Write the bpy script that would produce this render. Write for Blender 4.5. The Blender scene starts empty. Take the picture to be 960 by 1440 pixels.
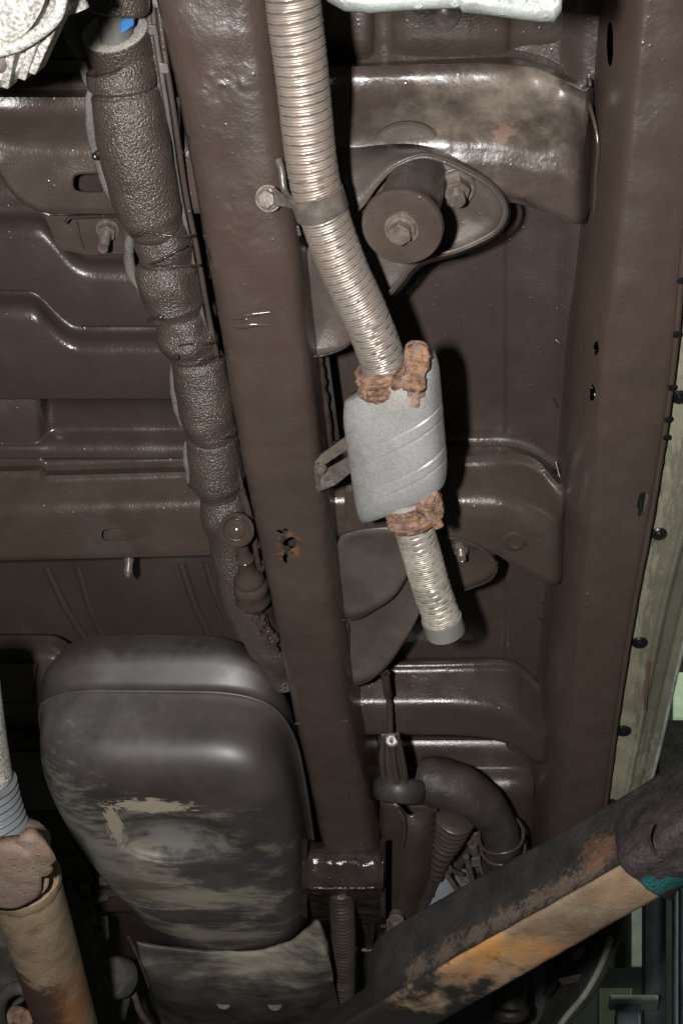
import bpy, bmesh, math, random
from mathutils import Vector, Matrix, noise
random.seed(7)
S = bpy.context.scene
COL = S.collection
# ------------------------------------------------------------------ camera
F = 1500.0                                   # focal length in photo pixels (960 x 1440)
fwd = Vector((210, -2080, -1500)).normalized()
lat = Vector((1, .02, (210 - 2080*.02)/1500)).normalized()
up = lat.cross(fwd).normalized()
R = Matrix((lat, fwd, up))                   # camera -> world (X right, Y along the car, Z up)
cam = bpy.data.cameras.new('camera'); camo = bpy.data.objects.new('camera', cam); COL.objects.link(camo)
camo.matrix_world = R.to_4x4()
cam.sensor_fit = 'VERTICAL'; cam.sensor_height = 24; cam.lens = 24*F/1440
cam.clip_start = .02; cam.clip_end = 200
S.camera = camo
# ------------------------------------------------------------------ world, lamps, exposure
w = bpy.data.worlds.new('World'); S.world = w; w.use_nodes = True
w.node_tree.nodes['Background'].inputs[0].default_value = (.75, .85, .80, 1)
w.node_tree.nodes['Background'].inputs[1].default_value = .022
fl = bpy.data.lights.new('camera_flash', 'AREA'); fl.shape = 'RECTANGLE'; fl.size = .03; fl.size_y = .05
fl.energy = 12; fl.color = (1, .975, .95)
flo = bpy.data.objects.new('camera_flash', fl); COL.objects.link(flo)
flo.matrix_world = Matrix.Translation(R @ Vector((-.125, .012, .0))) @ (R @ Matrix.Rotation(math.radians(0), 3, 'X')).to_4x4()
wl = bpy.data.lights.new('workshop_tube_light', 'AREA'); wl.shape = 'RECTANGLE'; wl.size = 1.5; wl.size_y = .3
wl.energy = 44; wl.color = (.92, 1, .90)
wlo = bpy.data.objects.new('workshop_tube_light', wl); COL.objects.link(wlo)
wlo.location = (3.2, 2.2, 3.6)
wlo.rotation_euler = (Vector((1.0, 3.9, 2.2)) - wlo.location).to_track_quat('-Z', 'Y').to_euler()
S.view_settings.view_transform = 'Standard'; S.view_settings.look = 'None'
S.view_settings.gamma = 1; S.view_settings.exposure = 0
S.render.engine = 'CYCLES'
S.cycles.max_bounces = 5
# ------------------------------------------------------------------ pixel <-> place
def ray(px, py): return R @ Vector(((px-480)/F, (720-py)/F, -1))
def W(px, py, H):
    d = ray(px, py); return d*(H/d.z)
def WD(px, py, depth): return ray(px, py)*depth
def proj(p):
    c = R.transposed() @ Vector(p)
    return (480 + F*c.x/-c.z, 720 - F*c.y/-c.z)
def pxm(p): return (-(R.transposed() @ Vector(p)).z)/F        # metres per photo pixel there
def PW(lst): return [W(*q) for q in lst]
# ------------------------------------------------------------------ materials
def N(nt, t, **k):
    n = nt.nodes.new(t)
    for a, b in k.items(): setattr(n, a, b)
    return n
def mat(name, col, rough=.4, metal=0, var=.25, vscale=18, bump=.3, bscale=260, col2=None, spec=.5,
        patches=(), fine=0, rvar=.12, coat=0, med=2.5, nibs=1.0, fscale=900, bdist=.0012, coatr=.2):
    """patches: (centre, (rx,ry,rz), colour, softness, noise scale, strength, stretch) dirt marks on the surface"""
    m = bpy.data.materials.new(name); m.use_nodes = True
    nt = m.node_tree; b = nt.nodes['Principled BSDF']; L = nt.links
    geo = N(nt, 'ShaderNodeNewGeometry')
    n1 = N(nt, 'ShaderNodeTexNoise'); n1.inputs['Scale'].default_value = vscale; n1.inputs['Detail'].default_value = 7
    n1.inputs['Roughness'].default_value = .62
    L.new(geo.outputs['Position'], n1.inputs['Vector'])
    r = N(nt, 'ShaderNodeMapRange'); r.inputs[1].default_value = .36; r.inputs[2].default_value = .66
    L.new(n1.outputs[0], r.inputs[0])
    mx = N(nt, 'ShaderNodeMix', data_type='RGBA')
    c2 = col2 or tuple(min(1, c*(1+var*1.6)) for c in col); c1 = tuple(c*(1-var) for c in col) if not col2 else col
    mx.inputs[6].default_value = (*c1, 1); mx.inputs[7].default_value = (*c2, 1)
    L.new(r.outputs[0], mx.inputs[0])
    out = mx.outputs[2]
    rgh = N(nt, 'ShaderNodeMapRange'); rgh.inputs[1].default_value = .3; rgh.inputs[2].default_value = .7
    rgh.inputs[3].default_value = max(.05, rough-rvar); rgh.inputs[4].default_value = min(1, rough+rvar)
    n3 = N(nt, 'ShaderNodeTexNoise'); n3.inputs['Scale'].default_value = vscale*2.7; n3.inputs['Detail'].default_value = 5
    L.new(geo.outputs['Position'], n3.inputs['Vector']); L.new(n3.outputs[0], rgh.inputs[0])
    rout = rgh.outputs[0]
    for (c, rad, pc, soft, ns, strg, st) in patches:
        vm = N(nt, 'ShaderNodeVectorMath', operation='SUBTRACT'); vm.inputs[1].default_value = c
        L.new(geo.outputs['Position'], vm.inputs[0])
        dv = N(nt, 'ShaderNodeVectorMath', operation='DIVIDE'); dv.inputs[1].default_value = rad
        L.new(vm.outputs[0], dv.inputs[0])
        ln = N(nt, 'ShaderNodeVectorMath', operation='LENGTH'); L.new(dv.outputs[0], ln.inputs[0])
        sc = N(nt, 'ShaderNodeVectorMath', operation='MULTIPLY'); sc.inputs[1].default_value = st
        L.new(geo.outputs['Position'], sc.inputs[0])
        nn = N(nt, 'ShaderNodeTexNoise'); nn.inputs['Scale'].default_value = ns; nn.inputs['Detail'].default_value = 8
        nn.inputs['Roughness'].default_value = .68
        L.new(sc.outputs[0], nn.inputs['Vector'])
        # mask = smoothstep( (1-len) + (noise-.5)*2 )
        a = N(nt, 'ShaderNodeMath', operation='MULTIPLY_ADD'); a.inputs[1].default_value = 2.6; 
        L.new(nn.outputs[0], a.inputs[0])
        s = N(nt, 'ShaderNodeMath', operation='SUBTRACT'); s.inputs[0].default_value = -.3
        L.new(ln.outputs['Value'], s.inputs[1]); L.new(s.outputs[0], a.inputs[2])
        mr = N(nt, 'ShaderNodeMapRange', interpolation_type='SMOOTHSTEP'); mr.inputs[1].default_value = 0; mr.inputs[2].default_value = soft
        mr.inputs[4].default_value = strg
        L.new(a.outputs[0], mr.inputs[0])
        m2 = N(nt, 'ShaderNodeMix', data_type='RGBA'); m2.inputs[7].default_value = (*pc, 1)
        L.new(mr.outputs[0], m2.inputs[0]); L.new(out, m2.inputs[6]); out = m2.outputs[2]
        m3 = N(nt, 'ShaderNodeMix', data_type='FLOAT'); m3.inputs[3].default_value = .85
        L.new(mr.outputs[0], m3.inputs[0]); L.new(rout, m3.inputs[2]); rout = m3.outputs[0]
    if fine:                                                       # fine speckle of grit
        nf = N(nt, 'ShaderNodeTexNoise'); nf.inputs['Scale'].default_value = fscale; nf.inputs['Detail'].default_value = 2
        L.new(geo.outputs['Position'], nf.inputs['Vector'])
        rf = N(nt, 'ShaderNodeMapRange'); rf.inputs[1].default_value = .38; rf.inputs[2].default_value = .62
        rf.inputs[3].default_value = 1-fine; rf.inputs[4].default_value = 1+fine
        L.new(nf.outputs[0], rf.inputs[0])
        mm = N(nt, 'ShaderNodeVectorMath', operation='SCALE'); L.new(out, mm.inputs[0]); L.new(rf.outputs[0], mm.inputs['Scale'])
        out = mm.outputs[0]
    L.new(out, b.inputs['Base Color']); L.new(rout, b.inputs['Roughness'])
    b.inputs['Metallic'].default_value = metal
    b.inputs['Specular IOR Level'].default_value = spec
    if coat: b.inputs['Coat Weight'].default_value = coat; b.inputs['Coat Roughness'].default_value = coatr
    if bump:
        n2 = N(nt, 'ShaderNodeTexNoise'); n2.inputs['Scale'].default_value = bscale; n2.inputs['Detail'].default_value = 3
        L.new(geo.outputs['Position'], n2.inputs['Vector'])
        n4 = N(nt, 'ShaderNodeTexNoise'); n4.inputs['Scale'].default_value = bscale/7; n4.inputs['Detail'].default_value = 2
        L.new(geo.outputs['Position'], n4.inputs['Vector'])
        ad = N(nt, 'ShaderNodeMath', operation='MULTIPLY_ADD'); ad.inputs[1].default_value = med
        L.new(n4.outputs[0], ad.inputs[0]); L.new(n2.outputs[0], ad.inputs[2])
        # sparse raised specks: paint nibs that glint in the flash
        vo = N(nt, 'ShaderNodeTexVoronoi'); vo.inputs['Scale'].default_value = 85
        L.new(geo.outputs['Position'], vo.inputs['Vector'])
        vr = N(nt, 'ShaderNodeMapRange', interpolation_type='SMOOTHSTEP'); vr.inputs[1].default_value = .16; vr.inputs[2].default_value = .02
        vr.inputs[4].default_value = 1.6*nibs
        L.new(vo.outputs['Distance'], vr.inputs[0])
        ad2 = N(nt, 'ShaderNodeMath', operation='ADD'); L.new(ad.outputs[0], ad2.inputs[0]); L.new(vr.outputs[0], ad2.inputs[1])
        bp = N(nt, 'ShaderNodeBump'); bp.inputs['Strength'].default_value = bump; bp.inputs['Distance'].default_value = bdist
        L.new(ad2.outputs[0], bp.inputs['Height']); L.new(bp.outputs[0], b.inputs['Normal'])
    return m
I1 = (1, 1, 1)
BR = (.074, .055, .0445)
I1 = (1, 1, 1)
paint = mat('brown_underbody_paint', BR, .30, var=.10, bump=.36, bscale=420, med=1.2, spec=.75, coat=.35, coatr=.26, patches=[((0, 0, 100), (100, 100, 100), (.150, .130, .118), .9, 11, 0.42, I1)])
bead = mat('glossy_paint_bead', BR, .16, var=.1, bump=.15, bscale=300, med=1, nibs=0, rvar=.04)
paint_rail = mat('brown_rail_paint', (.074, .053, .0435), .31, var=.10, vscale=11, spec=.7, bump=.36, bscale=260, nibs=.45, patches=[
    (W(405, 765, .82), (.013, .02, .03), (.16, .075, .02), .5, 140, .75, I1),
    (W(404, 763, .82), (.008, .013, .03), (.012, .009, .006), .25, 190, .95, I1)])
paint_floor = mat('brown_floor_paint', (.062, .045, .038), .30, var=.08, vscale=9, spec=.75, med=1.2, bump=.32, bscale=320, patches=[((0, 0, 100), (100, 100, 100), (.150, .130, .118), .9, 8, 0.3, I1)])
paint_out = mat('brown_dusty_outrigger_paint', (.082, .061, .051), .28, var=.12, spec=.8, nibs=.35, coat=.3, coatr=.28, bump=.26, bscale=300, patches=[
    (W(700, 160, .89), (.085, .065, .06), (.43, .36, .285), 1.8, 28, .95, I1),
    (W(560, 190, .89), (.08, .03, .05), (.22, .19, .16), 1.1, 40, .35, I1),
    (W(770, 85, .93), (.03, .02, .05), (.36, .29, .22), 1.0, 60, .6, I1),
    (W(708, 184, .88), (.0095, .007, .03), (.25, .16, .115), .2, 150, .9, I1)])
paint_gloss = mat('wet_glossy_underseal', (.05, .036, .032), .17, var=.25, bump=.9, bscale=170, rvar=.05)
paint_sill = mat('brown_sill_paint', (.080, .057, .046), .35, var=.05, vscale=9, spec=.6, bump=.26, bscale=220, nibs=.45, patches=[((0, 0, 100), (100, 100, 100), (.150, .130, .118), .9, 7, 0.25, I1)])
paint_dusty = mat('brown_dusty_bracket_paint', (.098, .080, .069), .34, var=.2, bump=.26, bscale=300, patches=[
    (W(660, 335, .85), (.022, .022, .06), (.27, .22, .185), 1.2, 40, .6, I1)])
foam = mat('painted_foam_lagging', (.088, .067, .056), .26, var=.12, vscale=20, bump=1.0, bscale=500, bdist=.0019, fine=.2, fscale=1300, med=.25, nibs=.3, rvar=.04, spec=1.0)
foam_raw = mat('grey_foam_edge', (.15, .135, .125), .85, var=.2, bump=.6, bscale=500, fine=.25, nibs=0)
foam_cut = mat('cut_foam_face', (.36, .34, .31), .9, var=.15, bump=.6, bscale=500, fine=.25, nibs=0)
hose_m = mat('stainless_flex_hose', (.53, .485, .435), .38, metal=.55, var=.2, col2=(.42, .37, .325), vscale=45, bump=.05, bscale=700, fine=0, nibs=0, patches=[
    (W(430, 260, .78), (.09, .5, .09), (.30, .17, .12), 1.6, 60, .5, (1, 1, 1))])
seam_grime = mat('seam_grime', (.11, .080, .065), .7, var=.4, vscale=60, bump=0)
hose_m2 = mat('dulled_flex_hose', (.52, .48, .41), .46, metal=.4, var=.2, vscale=50, bump=.05, bscale=700, nibs=0)
galv = mat('aluminised_muffler_steel', (.62, .62, .605), .34, metal=.45, var=.10, vscale=22, bump=.04, bscale=500, fine=.10, fscale=500, nibs=0, med=.5, patches=[
    (W(548, 565, .76), (.05, .022, .05), (.36, .29, .23), 1.2, 150, .65, I1),
    (W(506, 650, .80), (.020, .075, .06), (.27, .235, .205), 1.3, 150, .7, I1)])  # brown grit that also paints the shaded left side darker
rust = mat('flaky_brown_rust', (.12, .066, .045), .78, var=.5, vscale=110, bump=1.0, bscale=420, col2=(.38, .26, .20), fine=.2, patches=[((0, 0, 100), (100, 100, 100), (.46, .21, .075), .4, 110, .7, (1, 2, 1))])
clampsteel = mat('dirty_band_steel', (.20, .172, .15), .36, metal=.4, var=.3, vscale=60, bump=.15, bscale=400, fine=.12, nibs=0)
alu = mat('cast_aluminium', (.46, .45, .41), .6, metal=.1, var=.2, vscale=25, bump=.5, bscale=500, fine=.4, fscale=420, nibs=0, med=.5)
alu_w = mat('whitish_plate_metal', (.34, .365, .34), .45, metal=.2, var=.25, vscale=40, bump=.5, bscale=200, fine=.12)
YT = W(250, 1115, .772)
tank_m = mat('black_plastic_tank', (.062, .052, .047), .46, var=.22, vscale=14, bump=.05, bscale=420, spec=.8, rvar=.04, nibs=0, med=.3, coat=1.0, coatr=.54, patches=[
    (W(110, 1010, .82), (.16, .07, .09), (.20, .19, .175), 1.8, 25, .6, I1),
    (W(290, 935, .88), (.25, .03, .06), (.19, .18, .165), 1.6, 30, .6, I1),
    (W(215, 1250, .772), (.20, .17, .06), (.40, .36, .29), .9, 26, .80, (.7, 1.7, 1)),
    (W(115, 1180, .80), (.09, .17, .08), (.30, .28, .24), .8, 40, .75, (.8, 2.6, 1)),
    (W(300, 1225, .772), (.09, .05, .05), (.035, .033, .034), .5, 30, .85, (.6, 1.6, 1)),
    (W(195, 1255, .772), (.06, .045, .05), (.10, .072, .042), .6, 60, .8, (.4, 3, 1)),
    (W(213, 1133, .774), (.056, .0125, .03), (.52, .45, .34), .35, 120, .9, (.5, 2, 1)),
    (W(163, 1162, .774), (.012, .042, .03), (.50, .43, .33), .4, 120, .85, (2, .6, 1)),
    (W(290, 1262, .772), (.11, .016, .03), (.36, .32, .25), .5, 60, .6, (.4, 2, 1)),
    (W(270, 1290, .772), (.10, .022, .03), (.022, .022, .026), .4, 60, .85, (.4, 3, 1)),
    (W(300, 1318, .772), (.12, .016, .03), (.30, .27, .21), .6, 60, .7, (.4, 3, 1)),
    (W(250, 1178, .785), (.066, .036, .05), (.33, .32, .29), .7, 18, .85, (1, 1, 1)),  # paler oval: the lit look of the recess put into the colour
    ])
skid_m = mat('scuffed_lower_tank', (.075, .068, .060), .5, var=.3, vscale=25, bump=.2, bscale=200, patches=[
    (W(370, 1355, .75), (.16, .10, .08), (.46, .42, .34), 1.2, 20, .9, (.6, 2.4, 1))])
shaft_m = mat('dusty_rusty_shaft', (.27, .20, .128), .72, var=.25, vscale=28, bump=.4, bscale=260, fine=.12, patches=[
    (W(62, 1410, .58), (.032, .075, .06), (.06, .028, .018), .3, 22, .95, I1),
    (W(118, 1420, .58), (.03, .08, .06), (.30, .125, .045), .8, 30, .8, I1)])
yoke_m = mat('dusty_cast_yoke', (.27, .21, .165), .8, var=.3, vscale=40, bump=.6, bscale=300, fine=.2, col2=(.22, .14, .10))
rubberboot = mat('grey_boot_rubber', (.17, .185, .19), .5, var=.2, bump=.1)
gold = mat('champagne_car_paint', (.315, .305, .225), .40, metal=.15, var=.16, vscale=30, bump=.12, bscale=400, fine=.12, patches=[
    (W(900, 940, .86), (.04, .16, .05), (.15, .12, .07), 1.0, 40, .4, (2, .6, 1)),
    (W(945, 880, .865), (.035, .3, .05), (.12, .115, .085), .35, 55, .7, (2.5, .5, 1)),
    (W(885, 905, .87), (.012, .010, .05), (.12, .08, .04), .5, 90, .7, I1),
    (W(915, 752, .87), (.014, .012, .05), (.14, .10, .05), .5, 90, .7, I1)])
plug_m = mat('black_rubber_plug', (.012, .012, .013), .3, var=.2, bump=.1)
arm_m = mat('black_painted_arm', (.032, .029, .027), .72, var=.3, vscale=25, bump=.6, bscale=260, fine=.35, patches=[
*[(W(600+40*k, 1366-23*k, .585), (.032, .022, .018), (.23, .165, .12), .6, 130+9*k, .55, I1) for k in range(7)],
    (W(845, 1200, .60), (.028, .03, .03), (.28, .14, .07), .8, 110, .5, I1)])
arm_r = mat('rust_worn_arm_face', (.31, .215, .135), .62, var=.35, vscale=14, bump=.3, bscale=260, fine=.12, patches=[
    (W(680, 1345, .56), (.13, .045, .05), (.60, .27, .055), 1.2, 26, .85, (1.6, .7, 1)),
    (W(640, 1375, .56), (.05, .02, .05), (.42, .13, .03), .9, 90, .35, (.5, 1.5, 1)),
    (W(790, 1300, .56), (.14, .03, .05), (.12, .08, .05), .35, 60, .5, (.6, 2, 1)),
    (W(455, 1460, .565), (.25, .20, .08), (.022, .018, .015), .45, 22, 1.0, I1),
    (W(810, 1290, .56), (.06, .03, .05), (.42, .34, .24), 1.2, 30, .6, I1)])
sleeve_m = mat('ribbed_rubber_sleeve', (.045, .038, .037), .65, var=.35, vscale=60, bump=.9, bscale=260, fine=.4, patches=[
    (W(938, 1246, .552), (.034, .012, .04), (.008, .12, .125), .2, 110, .9, I1)])
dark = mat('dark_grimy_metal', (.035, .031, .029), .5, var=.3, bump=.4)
dull = mat('dull_grey_part', (.11, .10, .092), .7, var=.3, vscale=40, bump=.4, bscale=300)
bolt_m = mat('painted_bolt', (.17, .14, .12), .30, metal=.2, var=.25, vscale=120, bump=.12, bscale=500, nibs=0)
card = mat('silvery_foil_sheet', (.46, .50, .56), .35, metal=.3, var=.1, bump=.2)
blue = mat('blue_plastic', (.03, .16, .42), .4, bump=.1)
green_w = mat('green_workshop_panel', (.14, .15, .095), .8, var=.4, vscale=3, bump=.1)
steel_w = mat('blue_grey_post', (.16, .20, .215), .6, var=.3, vscale=8, bump=.1)
white_w = mat('whitewashed_panel', (.50, .52, .44), .8, var=.3, vscale=5, bump=.1)
wall_w = mat('dark_workshop_wall', (.05, .058, .045), .9, var=.5, vscale=2.5, bump=.1)
# ------------------------------------------------------------------ object helpers
ORG = {}
def link(o, parent, origin):
    COL.objects.link(o); ORG[o.name] = origin
    if parent:
        o.parent = parent; o.location = origin - ORG[parent.name]
    else: o.location = origin
def thing(name, label, cat, loc, group=None):
    o = bpy.data.objects.new(name, None); o.empty_display_size = .03
    link(o, None, Vector(loc)); o['label'] = label; o['category'] = cat
    if group: o['group'] = group
    return o
def tag(o, label, cat, group=None):
    o['label'] = label; o['category'] = cat
    if group: o['group'] = group
    return o
def mesh(name, verts, faces, m, parent=None, smooth=True, thick=0, bevel=0, origin=None, off=1):
    vs = [Vector(v) for v in verts]
    c = origin or sum(vs, Vector())/len(vs)
    me = bpy.data.meshes.new(name); me.from_pydata([v-c for v in vs], [], faces)
    bm = bmesh.new(); bm.from_mesh(me)
    bmesh.ops.remove_doubles(bm, verts=bm.verts, dist=1e-6)
    bmesh.ops.recalc_face_normals(bm, faces=bm.faces)
    bm.to_mesh(me); bm.free()
    me.materials.append(m)
    if smooth: me.shade_smooth()
    o = bpy.data.objects.new(name, me); link(o, parent, c)
    if thick:
        s = o.modifiers.new('s', 'SOLIDIFY'); s.thickness = thick; s.offset = off
    if bevel:
        b = o.modifiers.new('b', 'BEVEL'); b.width = bevel; b.segments = 2; b.limit_method = 'ANGLE'; b.angle_limit = .6
        if smooth: me.set_sharp_from_angle(angle=.9)
    return o
def chaikin(p, it=2, closed=False):
    p = [Vector(q) for q in p]
    for _ in range(it):
        q = []
        n = len(p)
        if closed:
            for i in range(n):
                a, b = p[i], p[(i+1) % n]; q += [a*.75+b*.25, a*.25+b*.75]
        else:
            q.append(p[0])
            for i in range(n-1):
                a, b = p[i], p[i+1]
                if i: q.append(a*.75+b*.25)
                if i < n-2: q.append(a*.25+b*.75)
            q.append(p[-1])
        p = q
    return p
def catmull(p, n, closed=False):
    p = [Vector(q) for q in p]; out = []
    m = len(p); segs = m if closed else m-1
    for i in range(segs):
        if closed: a, b, c, d = p[(i-1) % m], p[i], p[(i+1) % m], p[(i+2) % m]
        else:
            b, c = p[i], p[i+1]; a = p[i-1] if i else b*2-c; d = p[i+2] if i+2 < m else c*2-b
        for k in range(n):
            t = k/n
            out.append(.5*((2*b)+(c-a)*t+(2*a-5*b+4*c-d)*t*t+(3*b-a-3*c+d)*t**3))
    if not closed: out.append(p[-1])
    return out
def sub(p, mx):
    out = []
    for a, b in zip(p, p[1:]):
        n = max(1, int((b-a).length/mx))
        out += [a.lerp(b, k/n) for k in range(n)]
    return out+[p[-1]]
def cut(verts, faces, holes):
    """holes: (cx, cy, rx, ry[, wob]) in photo pixels; snaps the rim and opens the sheet there"""
    if not holes: return verts, faces
    pj = [proj(v) for v in verts]
    def q(p, h):
        dx, dy = (p[0]-h[0])/h[2], (p[1]-h[1])/h[3]
        e = h[5] if len(h) > 5 else 2
        r = (abs(dx)**e+abs(dy)**e)**(1/e)
        if len(h) > 4 and h[4]: r *= 1 + h[4]*noise.noise(Vector((dx*1.7, dy*1.7, h[0])))
        return r
    for h in holes:
        for i, v in enumerate(verts):
            r = q(pj[i], h)
            if .82 < r < 1.2:
                # move within the sheet: scale pixel offset
                nx = h[0]+(pj[i][0]-h[0])/r; ny = h[1]+(pj[i][1]-h[1])/r
                verts[i] = W(nx, ny, v.z); pj[i] = (nx, ny)
    keep = []
    for f in faces:
        c = [sum(pj[i][k] for i in f)/len(f) for k in (0, 1)]
        if all(q(c, h) > .97 for h in holes): keep.append(f)
    return verts, keep
def grid(rows, closed=False):
    nr, nc = len(rows), len(rows[0]); v = [p for r in rows for p in r]; f = []
    for i in range(nr-1):
        for j in range(nc if closed else nc-1):
            k = (j+1) % nc
            f.append((i*nc+j, i*nc+k, (i+1)*nc+k, (i+1)*nc+j))
    return v, f
def loft(name, cols, m, parent=None, it=2, itc=2, thick=.002, holes=(), mx=0, lump=0, world=False, off=1, smoothc=True):
    """cols: columns of (px, py, H) control points, equal counts; both ways corner-rounded"""
    C = [[Vector(q) for q in c] if world else PW(c) for c in cols]
    C = [chaikin(c, it) for c in C]
    rows = [chaikin(list(r), itc) for r in zip(*C)]          # rows along the columns direction
    if mx:
        def sgrid(rs):
            ns = []
            for j in range(len(rs[0])-1):
                ns.append(max(1, int(max((r[j+1]-r[j]).length for r in rs)/mx)))
            return [[r[j].lerp(r[j+1], k/ns[j]) for j in range(len(ns)) for k in range(ns[j])]+[r[-1]] for r in rs]
        rows = sgrid(rows); rows = [list(x) for x in zip(*sgrid([list(x) for x in zip(*rows)]))]
    v, f = grid(rows)
    v, f = cut(v, f, holes)
    if lump:
        v = [p + Vector((0, 0, lump*noise.noise(p*35)+lump*.5*noise.noise(p*90))) for p in v]
    used = sorted({i for q in f for i in q}); mp = {i: k for k, i in enumerate(used)}
    return mesh(name, [v[i] for i in used], [tuple(mp[i] for i in q) for q in f], m, parent, thick=thick, off=off)
def dish(name, outline, H, m, parent=None, bulge=.0, thick=.002, lip=0, it=2, rings=6, world=False, fall=.0):
    o = [Vector(q) for q in outline] if world else [W(q[0], q[1], q[2] if len(q) > 2 else H) for q in outline]
    o = chaikin(o, it, True); c = sum(o, Vector())/len(o); n = len(o)
    rows = []
    if lip: rows.append([p+(p-c).normalized()*.001+Vector((0, 0, lip)) for p in o])
    for k in range(rings):
        t = 1-k/rings
        rows.append([c.lerp(p, t)+Vector((0, 0, bulge*(1-t*t))) for p in o])
    v, f = grid(rows, True); v.append(c+Vector((0, 0, bulge))); b = (len(rows)-1)*n
    f += [(b+i, b+(i+1) % n, len(v)-1) for i in range(n)]
    return mesh(name, v, f, m, parent, thick=thick)
def frames(path):
    T = []
    for i in range(len(path)):
        a = path[max(0, i-1)]; b = path[min(len(path)-1, i+1)]; T.append((b-a).normalized())
    x = T[0].orthogonal().normalized(); out = []
    for t in T:
        x = (x-t*x.dot(t)).normalized(); out.append((x.copy(), t.cross(x)))
    return out
def tube(name, path, rad, m, parent=None, seg=16, caps=True, rf=None, lump=0, lscale=60):
    """rad: number, list or function of fraction; rf(s, theta) multiplies the radius (s in metres)"""
    path = [Vector(p) for p in path]; fr = frames(path); s = 0; rows = []; L = len(path)
    for i, p in enumerate(path):
        if i: s += (p-path[i-1]).length
        r = rad[i] if isinstance(rad, list) else (rad(i/(L-1)) if callable(rad) else rad)
        row = []
        for k in range(seg):
            a = 2*math.pi*k/seg; rr = r*(rf(s, a) if rf else 1)
            d = fr[i][0]*math.cos(a)+fr[i][1]*math.sin(a)
            if lump: rr += lump*noise.noise((p+d*r)*lscale)
            row.append(p+d*rr)
        rows.append(row)
    v, f = grid(rows, True)
    if caps:
        f.append(tuple(range(seg))); f.append(tuple(range((L-1)*seg, L*seg)))
    o = mesh(name, v, f, m, parent)
    if caps: o.data.set_sharp_from_angle(angle=1.0)
    return o
def lathe(name, base, axis, prof, m, parent=None, seg=32, lump=0, lscale=200, squash=None, ax2=None):
    """prof: (distance along axis, radius)"""
    ax = Vector(axis).normalized(); x = ax2.normalized() if ax2 else ax.orthogonal().normalized(); y = ax.cross(x); base = Vector(base); rows = []
    for d, r in prof:
        row = []
        for k in range(seg):
            a = 2*math.pi*k/seg; rr = r
            dd = x*math.cos(a)+y*math.sin(a)
            if lump: rr += lump*noise.noise((base+ax*d+dd*r)*lscale)
            row.append(base+ax*d+dd*rr)
        rows.append(row)
    v, f = grid(rows, True)
    f.append(tuple(range(seg))); f.append(tuple(range((len(prof)-1)*seg, len(prof)*seg)))
    o = mesh(name, v, f, m, parent); o.data.set_sharp_from_angle(angle=.7)
    return o
def prism(name, base, axis, r, h, sides, m, parent=None, bevel=.0006, rot=0, r2=None):
    ax = Vector(axis).normalized(); x = ax.orthogonal().normalized(); x = Matrix.Rotation(rot, 3, ax) @ x; y = ax.cross(x); base = Vector(base)
    v = [base+(x*math.cos(2*math.pi*k/sides)+y*math.sin(2*math.pi*k/sides))*r for k in range(sides)]
    v += [base+ax*h+(x*math.cos(2*math.pi*k/sides)+y*math.sin(2*math.pi*k/sides))*(r2 or r) for k in range(sides)]
    f = [(k, (k+1) % sides, sides+(k+1) % sides, sides+k) for k in range(sides)]+[tuple(range(sides)), tuple(range(sides, 2*sides))]
    return mesh(name, v, f, m, parent, smooth=False, bevel=bevel)
def hull(name, a, b, m, parent=None, bevel=.001, smooth=False):
    """prism between two equal outlines of world points"""
    n = len(a); v = list(a)+list(b)
    f = [(k, (k+1) % n, n+(k+1) % n, n+k) for k in range(n)]+[tuple(range(n)), tuple(range(n, 2*n))]
    return mesh(name, v, f, m, parent, smooth=smooth, bevel=bevel)
def slab(name, outline, H, h, m, parent=None, bevel=.001):
    a = [W(q[0], q[1], q[2] if len(q) > 2 else H) for q in outline]
    return hull(name, a, [p+Vector((0, 0, h)) for p in a], m, parent, bevel)
def hexbolt(parent, p, axis, r, m, washer=True, h=None):
    p = Vector(p); ax = Vector(axis).normalized(); h = h or r*.9
    bh = prism('bolt', p+ax*r*.4, ax, r, h, 6, m, parent, bevel=r*.08, rot=.3)
    if washer: lathe('washer', p, ax, [(0, r*1.45), (r*.25, r*1.45), (r*.26, 0.0001)], m, bh, 24)
    lathe('bolt_flange', p+ax*r*.2, ax, [(0, r*1.25), (r*.22, r*1.15), (r*.3, r*.9)], m, bh, 24)
def studnut(parent, p, axis, r, ln, m):
    p = Vector(p); ax = Vector(axis).normalized()
    pr = [(r*1.5, r)]
    d = r*1.8
    while d < ln: pr += [(d, r), (d+r*.15, r*.86), (d+r*.3, r)]; d += r*.36
    pr += [(ln, r*.8)]
    st = lathe('threaded_stud', p, ax, pr, m, parent, 16)
    lathe('washer', p, ax, [(0, r*2.3), (r*.3, r*2.3), (r*.4, r*1.6)], m, st, 24)
    prism('nut', p+ax*r*.4, ax, r*1.75, r*1.5, 6, m, st, bevel=r*.1)
DN = Vector((0, 0, -1)); UP = Vector((0, 0, 1))
def toCam(p): return (-Vector(p)).normalized()
def xfor(px, Y, Z):
    k = (px-480)/F                                   # solve c.x = -k*c.z for X
    a = R[0][0]+k*R[0][2]; b = (R[1][0]+k*R[1][2])*Y+(R[2][0]+k*R[2][2])*Z
    return Vector((-b/a, Y, Z))
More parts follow.
